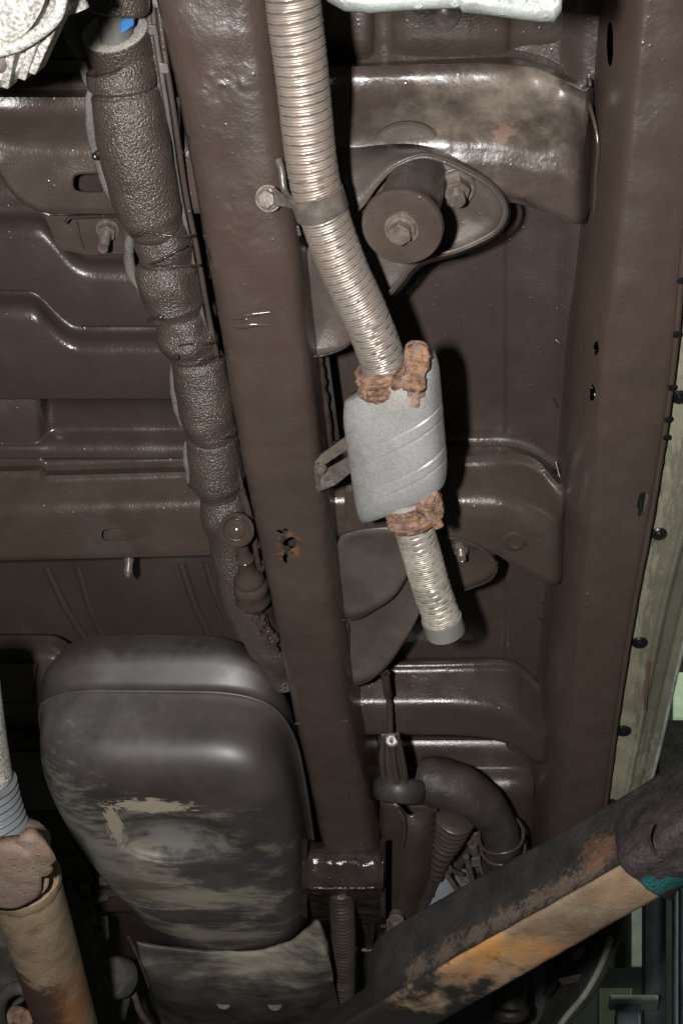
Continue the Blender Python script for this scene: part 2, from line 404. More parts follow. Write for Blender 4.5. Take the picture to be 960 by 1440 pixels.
def prof(px, items):
    """pressed sheet profile in the car's long section: p = plain point, d = step down towards the viewer with
    rounded edges (row of lower edge, height, radius, wall angle, row of the upper corner or None, upper radius), u = step back up"""
    pts = []
    for it_ in items:
        if it_[0] == 'p':
            q = W(px, it_[1], it_[2]); pts.append((q.y, q.z))
        elif it_[0] == 'u':
            _, py, H, r = it_
            z = pts[-1][1]; q = W(px, py, z); pts += [(q.y-r, z), (q.y-r*.3, z+r*.3), (q.y, z+r), (q.y+.001, H)]
        else:
            _, py, H, r, th, ptop, rc = it_; th = math.radians(th)
            Y = W(px, py, H+.185*r).y+.577*r
            arc = [(Y+r*math.sin(-a), H+r-r*math.cos(a)) for a in [th*(1-k/5) for k in range(6)]]
            T = arc[0]; dY, dZ = -math.cos(th), math.sin(th)
            if ptop is None: Ln = max(.0015, (pts[-1][1]-T[1])/dZ)
            else:
                lo, hi = 0, .15
                for _k in range(30):
                    m_ = (lo+hi)/2
                    if proj(xfor(px, T[0]+dY*m_, T[1]+dZ*m_))[1] > ptop: lo = m_
                    else: hi = m_
                Ln = lo
            P = (T[0]+dY*Ln, T[1]+dZ*Ln); rc = min(rc, Ln*.8)
            B = (P[0]-dY*rc, P[1]-dZ*rc); A0 = (P[0]-rc, P[1])
            for k in range(5):
                t = k/4; pts.append(tuple((1-t)**2*A0[j]+2*t*(1-t)*P[j]+t*t*B[j] for j in (0, 1)))
            pts += arc
    return [xfor(px, y, z) for y, z in pts]
def punch(o, outlines, H, depth=.02):
    """cut real openings: outlines in photo pixels at height H"""
    tmp = []
    for ol_ in outlines:
        a = [W(x, y, H) for x, y in ol_]
        c = hull('punch', [p*(1-depth) for p in a], [p*(1+depth) for p in a], paint, None, 0); tmp.append(c)
        m_ = o.modifiers.new('h', 'BOOLEAN'); m_.operation = 'DIFFERENCE'; m_.solver = 'EXACT'; m_.object = c
    bpy.context.view_layer.update()
    me = bpy.data.meshes.new_from_object(o.evaluated_get(bpy.context.evaluated_depsgraph_get()))
    o.modifiers.clear(); old = o.data; o.data = me; me.name = o.name; bpy.data.meshes.remove(old)
    me.set_sharp_from_angle(angle=.7)
    for c in tmp:
        cm_ = c.data; bpy.data.objects.remove(c); bpy.data.meshes.remove(cm_)
def stadium(cx, cy, rx, ry, e=3.2, n=28, wob=0, tilt=0):
    out = []
    for k in range(n):
        a = 2*math.pi*k/n; ca, sa = math.cos(a), math.sin(a); w_ = 1+wob*noise.noise(Vector((ca*1.6, sa*1.6, cx)))
        x = math.copysign(abs(ca)**(2/e), ca)*rx*w_; y = math.copysign(abs(sa)**(2/e), sa)*ry*w_
        out.append((cx+x+tilt*y, cy+y))
    return out
DN = Vector((0, 0, -1)); UP = Vector((0, 0, 1))
# ================================================================== FLOOR PAN
pan = thing('floor_pan', 'brown painted ribbed sheet metal floor of the car behind all the other parts', 'floor panel', (0, .6, .97))
def sst(x, a, b):
    t = min(1, max(0, (x-a)/(b-a))); return t*t*(3-2*t)
cols = []
for x in (-140, -60, 0, 25, 42, 52, 60, 68, 78, 90, 105, 125, 160, 230, 330, 420):
    s1 = -62*(1-sst(x, 50, 125)); s2 = -50*(1-sst(x, 38, 112)); lf = 1-sst(x, 50, 74)
    cols.append(prof(x, [('p', 312+s1, .968), ('d', 385+s1, .942, .015, 80, None, .008), ('u', 461+s2, .964, .003), ('d', 490+s2, .938-.004*lf, .014, 80, None, .006),
        ('u' if 1 else 0, 563, .956-.020*lf, .003), ('d', 630, .931, .014*(1-lf*.6), 78, None, .006), ('p', 643, .931), ('u', 646, .965, .002)]))
loft('ribbed_panel', cols, paint_floor, pan, it=0, itc=2, world=True)
# upper part of the floor over the front left cross member, and the long plain tail of the floor
loft('front_panel', [[(x, -120, .972), (x, 60, .972), (x, 200, .972), (x, 340, .972)] for x in (-140, 100, 300, 480)], paint_floor, pan, it=1, itc=1)
X0 = W(-300, 800, .98).x; X1 = W(838, 800, .965).x
rr = []
for i in range(14):
    x = X0+(W(430, 800, .98).x-X0)*i/13
    rr.append([Vector((x, y, .985 + (.006 if i % 3 == 1 else 0))) for y in (W(100, 640, .98).y, .9, 1.1, 1.4, 1.8, 2.1)])
loft('rear_panel', rr, paint_floor, pan, world=True, it=1, itc=2, mx=.03)
# right hand floor between the rail and the sill, with a shallow step and a sloping edge strip
rf = []
for y in (-140, 60, 300, 420, 560, 640, 800, 940, 1100, 1180, 1260):
    sx = -.042*y
    rf.append([(360-sx*.2, y, .965), (560-sx*.5, y, .965), (700, y, .965), (708, y, .964), (713, y, .960), (776-(y-400)*.02, y, .958), (786-(y-400)*.02, y, .955), (808-(y-400)*.03, y, .945), (846-(y-400)*.06, y, .94)])
loft('side_panel', rf, paint_floor, pan, it=2, itc=1, mx=.03)
for (a, b) in (((781, 432), (790, 441)), ((781, 478), (790, 487)), ((776, 560), (783, 572)), ((758, 846), (768, 856)), ((756, 868), (766, 880)), ((803, 618), (812, 652)), ((806, 672), (811, 690))):
    tube('paint_crease', [W(a[0], a[1], .952), W((a[0]+b[0])/2+.5, (a[1]+b[1])/2, .950), W(b[0], b[1], .950)], .0009, paint_gloss, pan, 6)
# faint pressed ribs at the dark back of the floor
for (x0, y0, x1, y1) in ((65, 795, 125, 905), (110, 795, 150, 905), (255, 790, 300, 905), (290, 788, 320, 870)):
    tube('pressed_rib', [W(x0, y0, .9875), W((x0+x1)/2-4, (y0+y1)/2, .9865), W(x1, y1, .9875)], .0055, paint_floor, pan, 10)
# ================================================================== LEFT CROSS MEMBERS
cm = thing('crossmember', 'brown cross member with a slotted hole, behind the lagged pipe at upper left', 'cross member', W(90, 260, .88), 'cross members between the chassis rails')
def lowleft(x):          # the lower edge turns up towards the left border
    t = max(0, (60-x)/60); return -52*t*t - 6*t
cols = []
for x in (-120, -30, 0, 15, 30, 60, 100, 160, 220, 300, 360):
    e = lowleft(x)
    cols.append(prof(x, [('p', 84, .968), ('d', 117, .952, .003, 80, None, .003), ('p', 128, .9515), ('d', 208+e*.15, .884, .013, 62, 156, .010), ('p', 250+e*.5, .882), ('p', 290+e, .882), ('u', 301+e, .965, .006)]))
hs = loft('hat_section', cols, paint, cm, it=0, itc=2, world=True)
punch(hs, [stadium(128, 257, 26, 14)], .883)
tube('slot_rim', [W(128+26*math.copysign(abs(math.cos(a))**.57, math.cos(a)), 257+14*math.copysign(abs(math.sin(a))**.57, math.sin(a)), .881) for a in [k*math.pi/12 for k in range(25)]], .0011, paint_gloss, cm, 8, caps=False)
slab('slot_back', [(95, 235), (175, 235), (175, 280), (95, 280)], .915, .003, paint_gloss, cm)
# little bracket with stud below it
bk = thing('stud_bracket', 'small open bracket with a threaded stud and nut below the slotted cross member', 'bracket', W(140, 335, .93))
slab('plate', [(62, 304), (172, 303), (176, 358), (128, 360), (84, 352)], .946, .003, paint, bk)
tube('folded_edge', [W(92, 313, .93), W(98, 306, .93), W(130, 304, .93), W(168, 303, .93)], .0018, paint_gloss, bk, 8)
tube('weld_seam', [W(108, 312, .943), W(112, 335, .943), W(118, 350, .943)], .0012, paint, bk, 8)
p = W(152, 322, .942); ax = (W(146, 345, .915)-p)
studnut(bk, p, ax, .0048, .032, bolt_m)
slab('side_strap', [(172, 300), (180, 300), (186, 372), (193, 384), (184, 384), (175, 360)], .915, .006, paint, bk)
# middle-left cross member
cm2 = thing('crossmember', 'long brown cross member with an oblong hole, passing behind the chassis rail', 'cross member', W(160, 745, .89), 'cross members between the chassis rails')
cols = []
for x in (-140, 0, 44, 52, 58, 64, 72, 100, 200, 300, 380, 460):
    e = -(x-160)*.028; l = -8 if x < 60 else 0
    cols.append(prof(x, [('p', 636+e+l, .962), ('d', 649+e+l, .950, .003, 80, None, .003), ('p', 660+e+l, .9495), ('d', 712+e, .892, .014, 64, 673+e+l, .005), ('p', 745+e, .8905), ('p', 774+e, .890), ('u', 785+e, .97, .006)]))
hs = loft('hat_section', cols, paint, cm2, it=0, itc=2, world=True)
punch(hs, [stadium(170, 752, 27, 9)], .8905)
slab('slot_back', [(135, 728), (210, 728), (210, 775), (135, 775)], .902, .003, paint, cm2)
for q in ((122, 643), (126, 647), (158, 640), (120, 640)):
    lathe('paint_drip', W(q[0], q[1], .958), DN, [(0, .003), (.003, .0025), (.005, .0005)], paint_gloss, cm2, 10)
p = W(182, 783, .93)
sd = thing('floor_stud', 'short threaded stud poking out below the middle cross member', 'stud', p)
lathe('threaded_stud', p, W(180, 812, .90)-p, [(0, .0055), (.006, .0055), (.007, .0045)]+[(.008+k*.0016+j*.0008, .0046-.0006*j) for k in range(12) for j in (0, 1)]+[(.03, .002)], bolt_m, sd, 16)
# lower left brace ends
br = thing('tank_crossmember', 'brown cross member end with glossy weld runs, left of the fuel tank', 'cross member', W(40, 940, .88))
pr = [(893, .955), (900, .945), (912, .925), (922, .915), (934, .910), (985, .905), (990, .902), (1012, .90), (1016, .93)]
loft('hat_section', [[(x, y+max(0, (x-78))*.62*(1 if y < 925 else .3), h) for y, h in pr] for x in (-120, 0, 60, 80, 100, 120, 170)], paint, br, it=2, itc=1)
for (a, b, yy, hh) in ((-5, 52, 937, .903), (-5, 44, 987, .898)):
    tube('weld_seam', [W(a+(b-a)*k/8, yy+random.uniform(-1, 1), hh) for k in range(9)], .0015, paint_gloss, br, 8)
for q in ((16, 921), (20, 926), (36, 918), (42, 921), (14, 934), (18, 915), (10, 930)):
    lathe('weld_spatter', W(q[0], q[1], .912), DN, [(0, .003), (.003, .0025), (.005, .0005)], paint_gloss, br, 10)
slab('edge_plate', [(-10, 936, .895), (52, 936, .895), (44, 988, .895), (-10, 988, .895)], .895, .004, paint, br)
lw = thing('hidden_crossmember', 'dark far cross member seen in the gap between propeller shaft and tank', 'cross member', W(60, 1100, .9))
for (y0, y1, h) in ((1060, 1096, .90), (1096, 1140, .91), (1210, 1258, .90), (1262, 1285, .88)):
    slab('flange', [(-60, y0), (190, y0-3), (190, y1-3), (-60, y1)], h, .01, paint, lw)
# ================================================================== OUTRIGGERS ON THE RIGHT
ou = thing('outrigger', 'wide pressed outrigger with a sandy dust patch, above the round body mount', 'outrigger', W(680, 190, .89), 'outriggers joining the rail to the sill')
A = [(503, 82), (558, 79), (711, 71), (755, 79), (790, 95), (814, 107)]
B = [(503, 126), (558, 125), (690, 122), (745, 128), (795, 146), (826, 160)]
Cc = [(503, 200), (558, 196), (650, 194), (690, 212), (745, 204), (834, 224)]
D = [(503, 270), (558, 272), (690, 282), (745, 294), (790, 308), (829, 320)]
cols = []
ext = lambda l: [(360, l[0][1]+2)]+l
for a, b, c, d in zip(ext(A), ext(B), ext(Cc), ext(D)):
    cols.append(prof(a[0], [('p', a[1]-12, .968), ('p', a[1]-1, .9605), ('p', a[1]+1, .957), ('p', a[1]+10, .955), ('d', c[1], .866, .020, 58, b[1], .016), ('p', c[1]+30, .864), ('p', d[1]-10, .866), ('u', d[1], .962, .006)]))
cols.append([xfor(proj(q)[0]+9, q.y+.001, max(q.z, .900)) for q in cols[-1]]); cols.append([xfor(proj(q)[0]+8, q.y, .93) for q in cols[-1]])
loft('hat_section', cols, paint_out, ou, it=0, itc=2, lump=.0018, mx=.006, world=True)
for (a) in ([(820, 122, .922), (823, 135, .918), (829, 150, .910), (838, 185, .901), (840, 212, .897), (837, 245, .898), (835, 290, .900), (831, 362, .906)],):
    tube('seam_weld', catmull(PW(a), 6), .0016, bead, ou, 8)
tube('hole_rim', [W(590+9*math.cos(k*math.pi/8), 170+4*math.sin(k*math.pi/8), .893) for k in range(17)], .0008, paint, ou, 6, caps=False)
lathe('blister', W(590, 171, .896), DN, [(0, .006), (.002, .005), (.004, .001)], paint_out, ou, 16)
lathe('blister', W(735, 241, .868), DN, [(0, .006), (.002, .004), (.003, .001)], paint_out, ou, 16)
tube('scratch', [W(718, 243, .865), W(728, 247, .865), W(738, 251, .865)], .0008, paint_gloss, ou, 6)
# recessed wall above it
uw = thing('stepped_floor_flange', 'dark stepped floor recess with a round plug, at the very top behind the white plate', 'floor recess', W(620, 30, .95))
cols = []
for x, h in ((340, .94), (500, .94), (518, .94), (524, .956), (552, .957), (558, .945), (640, .944), (708, .944), (716, .957), (760, .957), (850, .957)):
    cols.append([(x, -110, h), (x, 0, h), (x, 50, h+.001), (x, 60, h+.003), (x, 72, h+.008), (x, 90, .965)])
loft('pressed_wall', cols, paint, uw, it=1, itc=2, lump=.001)
lathe('round_plug', W(626, 19, .941), DN, [(0, .012), (.002, .012), (.004, .009), (.005, .0005)], bolt_m, uw, 24)
# middle outrigger
om = thing('outrigger', 'curved pressed outrigger with a rusty hole, right of the muffler', 'outrigger', W(700, 720, .88), 'outriggers joining the rail to the sill')
A = [(430, 620), (560, 619), (690, 617), (722, 618), (755, 630), (782, 652)]
B = [(430, 662), (560, 660), (690, 650), (722, 647), (755, 655), (786, 690)]
Cc = [(430, 704), (560, 704), (690, 703), (732, 710), (765, 722), (794, 738)]
D = [(430, 752), (560, 762), (690, 775), (732, 795), (765, 812), (790, 826)]
cols = []
for a, b, c, d in zip(A, B, Cc, D):
    cols.append(prof(a[0], [('p', a[1]-12, .968), ('d', a[1], .953, .004, 80, None, .004), ('p', a[1]+10, .952), ('d', c[1], .878, .014, 62, b[1], .008), ('p', c[1]+20, .876), ('p', d[1]-10, .877), ('u', d[1], .962, .006)]))
cols.append([xfor(proj(q)[0]+9, q.y+.001, max(q.z, .900)) for q in cols[-1]]); cols.append([xfor(proj(q)[0]+8, q.y, .93) for q in cols[-1]])
hs = loft('hat_section', cols, paint, om, it=0, itc=2, mx=.008, lump=.0008, world=True)
punch(hs, [stadium(724, 757, 9.5, 6.5, 2, 20, .4)], .877)
lathe('hole_boss', W(723, 757, .879), DN, [(0, .017), (.003, .016), (.006, .011), (.0065, .0085), (.002, .0075)], paint, om, 28)
slab('rusty_tab', [(712, 754), (727, 752), (736, 757), (732, 765), (716, 763)], .884, .002, rust, om)
tube('seam_weld', catmull(PW([(781, 650, .94), (790, 685, .925), (798, 720, .905), (800, 742, .898), (799, 790, .899), (797, 835, .902), (793, 885, .91)]), 6), .0015, bead, om, 8)
slab('rail_tab', [(484, 690), (514, 690), (514, 744), (500, 746), (484, 750)], .872, .01, paint, om)
# lower outrigger
ol = thing('outrigger', 'farthest curved outrigger with a glinting lower edge, below the two rounded gussets', 'outrigger', W(650, 1010, .89), 'outriggers joining the rail to the sill')
A = [(440, 941), (560, 941), (660, 939), (716, 937), (737, 950), (762, 976)]
B = [(440, 990), (560, 989), (657, 988), (698, 998), (733, 1015), (764, 1036)]
D = [(440, 1034), (560, 1034), (663, 1035), (704, 1045), (738, 1062), (764, 1076)]
cols = []
for a, b, d in zip(A, B, D):
    cols.append(prof(a[0], [('p', a[1]-16, .975), ('d', b[1], .896, .012, 64, a[1], .007), ('p', b[1]+18, .895), ('p', d[1]-8, .895), ('u', d[1], .97, .005)]))
cols.append([xfor(proj(q)[0]+6, q.y+.001, max(q.z, .905)) for q in cols[-1]]); cols.append([xfor(proj(q)[0]+8, q.y, .93) for q in cols[-1]])
loft('hat_section', cols, paint, ol, it=0, itc=2, mx=.012, world=True)
lathe('dimple', W(678, 1018, .896), DN, [(0, .009), (.002, .007), (.001, .003), (.003, .001)], paint, ol, 20)
tube('side_seam', catmull(PW([(762, 975, .945), (770, 1010, .94), (776, 1050, .935), (776, 1090, .935), (772, 1160, .935)]), 6), .002, paint_gloss, ol, 8)
for x in (566, 578):
    tube('joint_line', PW([(x, 941, .955), (x, 972, .917), (x, 990, .905), (x, 1032, .895)]), .0009, paint, ol, 6)
rp = thing('rear_floor_step', 'dark rear floor step with one broad shiny band, behind the curled hose', 'floor step', W(680, 1090, .93))
loft('step_sheet', [[(x, 1040, .965), (x, 1076, .958), (x, 1084, .952), (x, 1096, .94), (x, 1108, .932), (x, 1116, .929), (x, 1150, .929), (x, 1230, .93), (x, 1330, .93)] for x in (480, 600, 700, 750)], paint, rp, it=2, itc=1)
# ================================================================== SILL BOX
sb = thing('sill_box', 'flat brown painted inner sill box running down the right side', 'sill', W(880, 500, .87))
Le = [(908, -110), (898, 0), (879, 208), (861, 382), (846, 486), (838, 600), (829, 717), (816, 837), (803, 953), (792, 1083), (775, 1250)]
Re = [(1010, -110), (990, 0), (972, 208), (955, 382), (946, 486), (932, 600), (911, 731), (891, 837), (872, 953), (854, 1083), (834, 1250)]
cols = []
for l, r in zip(Le, Re):
    t = (l[1]+110)/1360
    s = l[0]-48+14*t
    cols.append([(s-9, l[1]-18, .958), (s-1, l[1]-12, .938), (s+6, l[1]-10, .907), (l[0]-16, l[1]-3, .880), (l[0]-3, l[1], .868), (l[0]+6, l[1], .862), (l[0]+18, l[1], .861), ((l[0]+r[0])/2, l[1], .860), (r[0]-12, r[1], .860), (r[0]-2, r[1], .861), (r[0], r[1], .865), (r[0]+4, r[1], .93)])
bs_ = loft('box_section', cols, paint_sill, sb, it=2, itc=2, mx=.006, lump=.0012)
punch(bs_, [stadium(857, 62, 4.5, 31, 2.2, 28, 0), stadium(838, 490, 3.5, 9, 2, 16, .6), stadium(832, 553, 3.5, 12, 2, 16, .6), stadium(902, 706, 6, 17, 2.4, 20, .5, -.15)], .885, .05)
for (x, y) in ((834, 484), (838, 494), (827, 545), (832, 556), (836, 478), (828, 562)):
    lathe('torn_edge', W(x, y, .915), toCam(W(x, y, .9)), [(0, .004), (.003, .003), (.006, .0006)], paint_gloss, sb, 9, lump=.0015, lscale=300)
# folded pinch seam with gaps along the outer edge
pts = [W(r[0]+3, r[1], .858) for r in Re]
pth = sub(catmull(pts, 6), .006)
tube('pinch_seam', pth, lambda t: .0026, paint_sill, sb, 10, lump=.0006, lscale=60)
tube('seam_sealer', [p+Vector((.0012, 0, .0012)) for p in pth], .0018, mat('seam_dirt', (.03, .022, .018), .8, col2=(.10, .055, .03), vscale=120, bump=.5), sb, 10, lump=.0008, lscale=120)
for (x, y) in ((957, 395), (951, 470), (944, 545), (938, 590), (936, 615)):
    lathe('seam_gap', W(x, y, .856), DN, [(0, .0035), (.001, .003), (.0015, .0005)], plug_m, sb, 10, lump=.001, lscale=400)
for k in range(6):
    lathe('paint_nib', W(826+random.uniform(-3, 3), 836+k*14, .861), DN, [(0, .004), (.0014, .003), (.002, .0005)], paint_sill, sb, 12)
# ================================================================== OUTER SILL
og = thing('outer_sill', 'champagne coloured outer sill with black rubber plugs, down the right edge', 'sill', W(910, 880, .88))
I_ = [(985, 100), (965, 300), (948, 480), (933, 600), (911, 731), (891, 837), (872, 953), (854, 1083), (832, 1250)]
O_ = [(1150, 100), (1120, 300), (1085, 480), (1050, 620), (1015, 721), (977, 837), (948, 953), (920, 1075), (870, 1260)]
cols = []
for i, o in zip(I_, O_):
    def f(t, h): return (i[0]+(o[0]-i[0])*t, i[1]+(o[1]-i[1])*t, h)
    cols.append([f(-.08, .89), f(.0, .874), f(.04, .872), f(.48, .870), f(.50, .866), f(.54, .866), f(.56, .871), f(.78, .873), f(.80, .877), f(.84, .874), f(.95, .872), f(1, .872), f(1.02, .877), f(1.0, .93)])
loft('painted_panel', cols, gold, og, it=1, itc=2, mx=.006, lump=.0012)
for (x, y) in ((955, 558), (926, 750), (899, 903), (876, 1027), (858, 1130)):
    k = pxm(W(x, y, .87))
    c = W(x, y, .8695)
    lathe('rubber_plug', c, DN+Vector((.0, .0, 0)), [(0, 11*k), (.0015, 11*k), (.003, 8.5*k), (.0025, 4.5*k), (.003, 3.5*k), (.0045, 3*k), (.005, .0004)], plug_m, og, 28)
tube('lower_trim_edge', catmull([W(o[0]+1, o[1], .868) for o in O_], 5), .0022, alu_w, og, 10)
tube('drain_slot', [W(912, 930, .864), W(909, 960, .864), W(907, 985, .864), W(906, 997, .864)], .002, mat('sill_rust_line', (.14, .075, .05), .7), og, 8)
# ================================================================== CHASSIS RAIL
rl = thing('chassis_rail', 'thick brown box section chassis rail running down the middle, with a rust hole', 'chassis rail', W(380, 600, .82))
Lr = [(192, -120), (218, 0), (252, 150), (285, 330), (312, 480), (335, 620), (358, 740), (388, 880), (414, 1010), (434, 1100), (455, 1205)]
Rr = [(352, -120), (372, 0), (390, 150), (412, 330), (428, 480), (443, 620), (459, 740), (474, 880), (490, 1010), (507, 1100), (529, 1205)]
def interp(tab, y):
    for a, b in zip(tab, tab[1:]):
        if a[1] <= y <= b[1]: return a[0]+(b[0]-a[0])*(y-a[1])/(b[1]-a[1])
rows = []
ys = [-120+k*2.4 for k in range(553)]
LW = catmull([W(x, y, .82) for x, y in Lr], 30); RW = catmull([W(x, y, .82) for x, y in Rr], 30)
sec = None
for a, b in zip(LW, RW):
    wd = (b-a); u = wd.normalized(); wl_ = wd.length; c = .016
    P = [a+UP*.13, a+UP*.06, a+UP*.022, a+UP*.010+u*.001, a+UP*.0025+u*.006, a+u*.013+UP*.0003, a+u*.022]
    P += [a+u*(.022+(wl_-.044)*k/14) for k in range(1, 14)]
    P += [b-u*.022, b-u*.014+UP*.0003, b-u*.0065+UP*.003, b-u*.0015+UP*.010, b+UP*.022, b+UP*.06, b+UP*.13]
    rows.append(P)
def finer(rs, mx):
    out = []
    for a, b in zip(rs, rs[1:]):
        n = max(1, int(max((q-p).length for p, q in zip(a, b))/mx))
        for k in range(n): out.append([p.lerp(q, k/n) for p, q in zip(a, b)])
    return out+[rs[-1]]
rows = finer(rows, .0022)
v, f = grid(rows)
def lumpz(p):
    return .0010*noise.noise(p*28)+.0005*noise.noise(p*80)
# pitted patches of weld spatter under the paint, as real bumps
pit = [(W(300, 118, .82), .035, .010), (W(340, 130, .82), .02, .008), (W(335, 322, .82), .02, .02), (W(325, 345, .82), .02, .01), (W(362, 572, .82), .007, .007)]
vv = []
for p in v:
    z = lumpz(p)
    for c, rx, ry in pit:
        d = ((p.x-c.x)/rx)**2+((p.y-c.y)/ry)**2
        if d < 4 and p.z < .825: z -= math.exp(-d)*.0022*max(0, noise.noise(p*300)+.05)
    vv.append(p+Vector((lumpz(p+Vector((5, 5, 5)))*.7, 0, z)))
used = sorted({i for q in f for i in q}); mp = {i: k for k, i in enumerate(used)}
bs_ = mesh('box_section', [vv[i] for i in used], [tuple(mp[i] for i in q) for q in f], paint_rail, rl, thick=.0025)
punch(bs_, [stadium(409, 763, 10, 6.5, 2, 24, .45), stadium(399, 747, 7, 3.2, 2, 18, .8), stadium(401, 783, 4, 6, 2, 18, .9)], .82, .03)
slab('hole_dark_back', [(380, 735), (425, 735), (430, 800), (385, 800)], .85, .002, dark, rl)  # dark sheet added behind the rust hole as its inner shade
for (pp, r) in (([(325, 447), (336, 446), (347, 443), (362, 441), (380, 439)], .0030), ([(326, 457), (340, 458), (355, 456), (379, 457)], .0030), ([(330, 449), (345, 449), (352, 447)], .0009)):
    tube('raised_gouge', catmull(PW([(x, y, .8180) for x, y in pp]), 5), lambda t, r=r: r*(.35+math.sin(math.pi*t)*.8), bead, rl, 8, lump=.0005, lscale=300)
slab('sleeve_seam', [(414, 1018), (491, 1014), (491, 1016), (414, 1020)], .8195, .003, paint_rail, rl)
tube('stamped_mark', PW([(455, 1068, .819), (466, 1067, .819)]), .0008, paint_rail, rl, 6)
tube('stamped_mark', PW([(460, 1070, .819), (464, 1095, .819)]), .0008, paint_rail, rl, 6)
# mount box at the rail end
rb = thing('rail_end_mount', 'glossy wet looking cross block at the far end of the chassis rail', 'mount', W(480, 1215, .80))
cols = []
for x in (426, 436, 450, 480, 520, 530, 538):
    e = .004 if x in (426, 538) else 0
    cols.append([(x, 1184, .85), (x, 1188, .832-e), (x, 1196, .818-e), (x, 1210, .803-e), (x, 1230, .793-e), (x, 1246, .787-e), (x, 1251, .790), (x, 1285, .85), (x, 1310, .90)])
loft('block', cols, paint_gloss, rb, it=2, itc=2, mx=.002, lump=.004)
for x in (424, 534):
    hull('side_cheek', PW([(x, 1180, .80), (x, 1290, .80), (x, 1300, .86), (x, 1190, .86)]), PW([(x+8, 1180, .80), (x+8, 1290, .80), (x+8, 1300, .86), (x+8, 1190, .86)]), dark, rb)
tube('weld_seam', [W(436+k*9, 1249+random.uniform(-1, 1), .785) for k in range(11)], .0022, paint_gloss, rb, 8, lump=.0008, lscale=300)
cs = thing('coiled_tube', 'dark ribbed coil tube hanging below the rail end mount', 'coil tube', W(480, 1330, .80))
pth = catmull(PW([(479, 1250, .82), (482, 1300, .815), (483, 1350, .81), (482, 1430, .80), (480, 1500, .79)]), 90)
rr0 = 17.5*pxm(W(482, 1320, .81))
tube('coil', pth, rr0, mat('dark_coil', (.10, .078, .065), .4, metal=.3, var=.3, bump=.2), cs, 28, rf=lambda s, a: 1-.11*abs(math.sin(math.pi*(s/.0068-a/(2*math.pi)))) ** .5*0-.12*(1-abs(math.sin(math.pi*(s/.0068)))))
slab('guard_plate', [(500, 1240), (545, 1240), (545, 1440), (505, 1440)], .90, .01, dark, cs)
# dark inner channel / cable in the shadow right of the rail
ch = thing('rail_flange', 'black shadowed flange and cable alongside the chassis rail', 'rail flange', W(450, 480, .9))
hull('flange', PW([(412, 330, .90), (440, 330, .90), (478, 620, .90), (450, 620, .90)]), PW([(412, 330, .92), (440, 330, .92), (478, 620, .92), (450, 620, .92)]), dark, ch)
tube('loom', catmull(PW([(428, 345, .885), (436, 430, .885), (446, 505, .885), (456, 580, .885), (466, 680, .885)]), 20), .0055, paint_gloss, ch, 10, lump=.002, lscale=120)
# ================================================================== BODY MOUNTS
bm1 = thing('body_mount', 'upper body mount: flared bracket round a rubber bush with a big washer and bolt', 'body mount', W(600, 310, .87), 'body mounts beside the rail')
rim = [(455, 345), (498, 302), (512, 285), (528, 262), (548, 240), (568, 228), (592, 221), (618, 225), (652, 240), (686, 260), (704, 283), (707, 303), (697, 322), (670, 338), (635, 352), (598, 360), (576, 374), (563, 392), (547, 412), (500, 440), (462, 420)]
plate_z = .858
dish('saddle_plate', [(x, y, plate_z) for x, y in rim], plate_z, paint_dusty, bm1, bulge=.006, it=2)
low = [(495, 303), (512, 285), (528, 262), (548, 240), (568, 228), (592, 221), (618, 225), (652, 240), (686, 260), (706, 285), (708, 304), (697, 323), (670, 339), (635, 353), (598, 361), (576, 375), (563, 393), (546, 413)]
upp = [(470, 208), (500, 208), (520, 207), (545, 206), (570, 206), (592, 208), (618, 215), (650, 231), (684, 252), (709, 280), (712, 305), (700, 326), (672, 343), (638, 357), (602, 366), (581, 380), (568, 397), (552, 414)]
lw_ = [W(x, y, .842) for x, y in low]; uw_ = [W(x, y, .866) for x, y in upp]
loft('rolled_flange', [[a, a.lerp(b, .3)+Vector((0, 0, .001)), b] for a, b in zip(catmull(lw_, 3), catmull(uw_, 3))], paint_dusty, bm1, it=1, itc=0, world=True, thick=.0025)
tube('flange_lip', catmull(lw_, 6), .0017, paint_dusty, bm1, 8)
lathe('upper_washer', W(572, 236, .868), UP, [(0, .034), (.002, .036), (.006, .036), (.008, .034)], paint_dusty, bm1, 48)
c0 = W(566, 317, .790); c1 = W(584, 262, .850); ax = (c1-c0)
k = pxm(c0)
lathe('rubber_bush', c0, ax, [(.003, .029), (.008, .029), (.011, .0262), (.016, .0262), (.018, .0240), (.075, .0240)], paint_dusty, bm1, 48)
nx = -ax.normalized()
lathe('mount_washer', c0-nx*.002, nx, [(0, .0300), (.001, .0316), (.005, .0316), (.0062, .0306), (.0068, .026), (.006, .018), (.0066, .0005)], paint, bm1, 64)
hexbolt(bm1, c0+nx*.0035, nx, .0092, bolt_m)
p = W(641, 260, .857)
studnut(bm1, p, (W(643, 281, .838)-p), .0062, .022, bolt_m)
lathe('bolt_washer', W(640, 264, .858), DN, [(0, .016), (.002, .0155), (.003, .012)], bolt_m, bm1, 24)
gs = dish('gusset', [(430, 352), (438, 345), (500, 350), (520, 420), (497, 478), (486, 488), (470, 496), (450, 501), (430, 503)], .868, paint_dusty, bm1, bulge=.010, thick=.0028)
tube('gusset_edge', catmull(PW([(431, 503, .865), (452, 500, .865), (470, 495, .865), (486, 487, .865), (498, 476, .865)]), 6), .0014, paint_gloss, bm1, 8)
slab('rail_tab', [(396, 318), (420, 318), (424, 332), (400, 334)], .835, .004, paint_dusty, bm1)
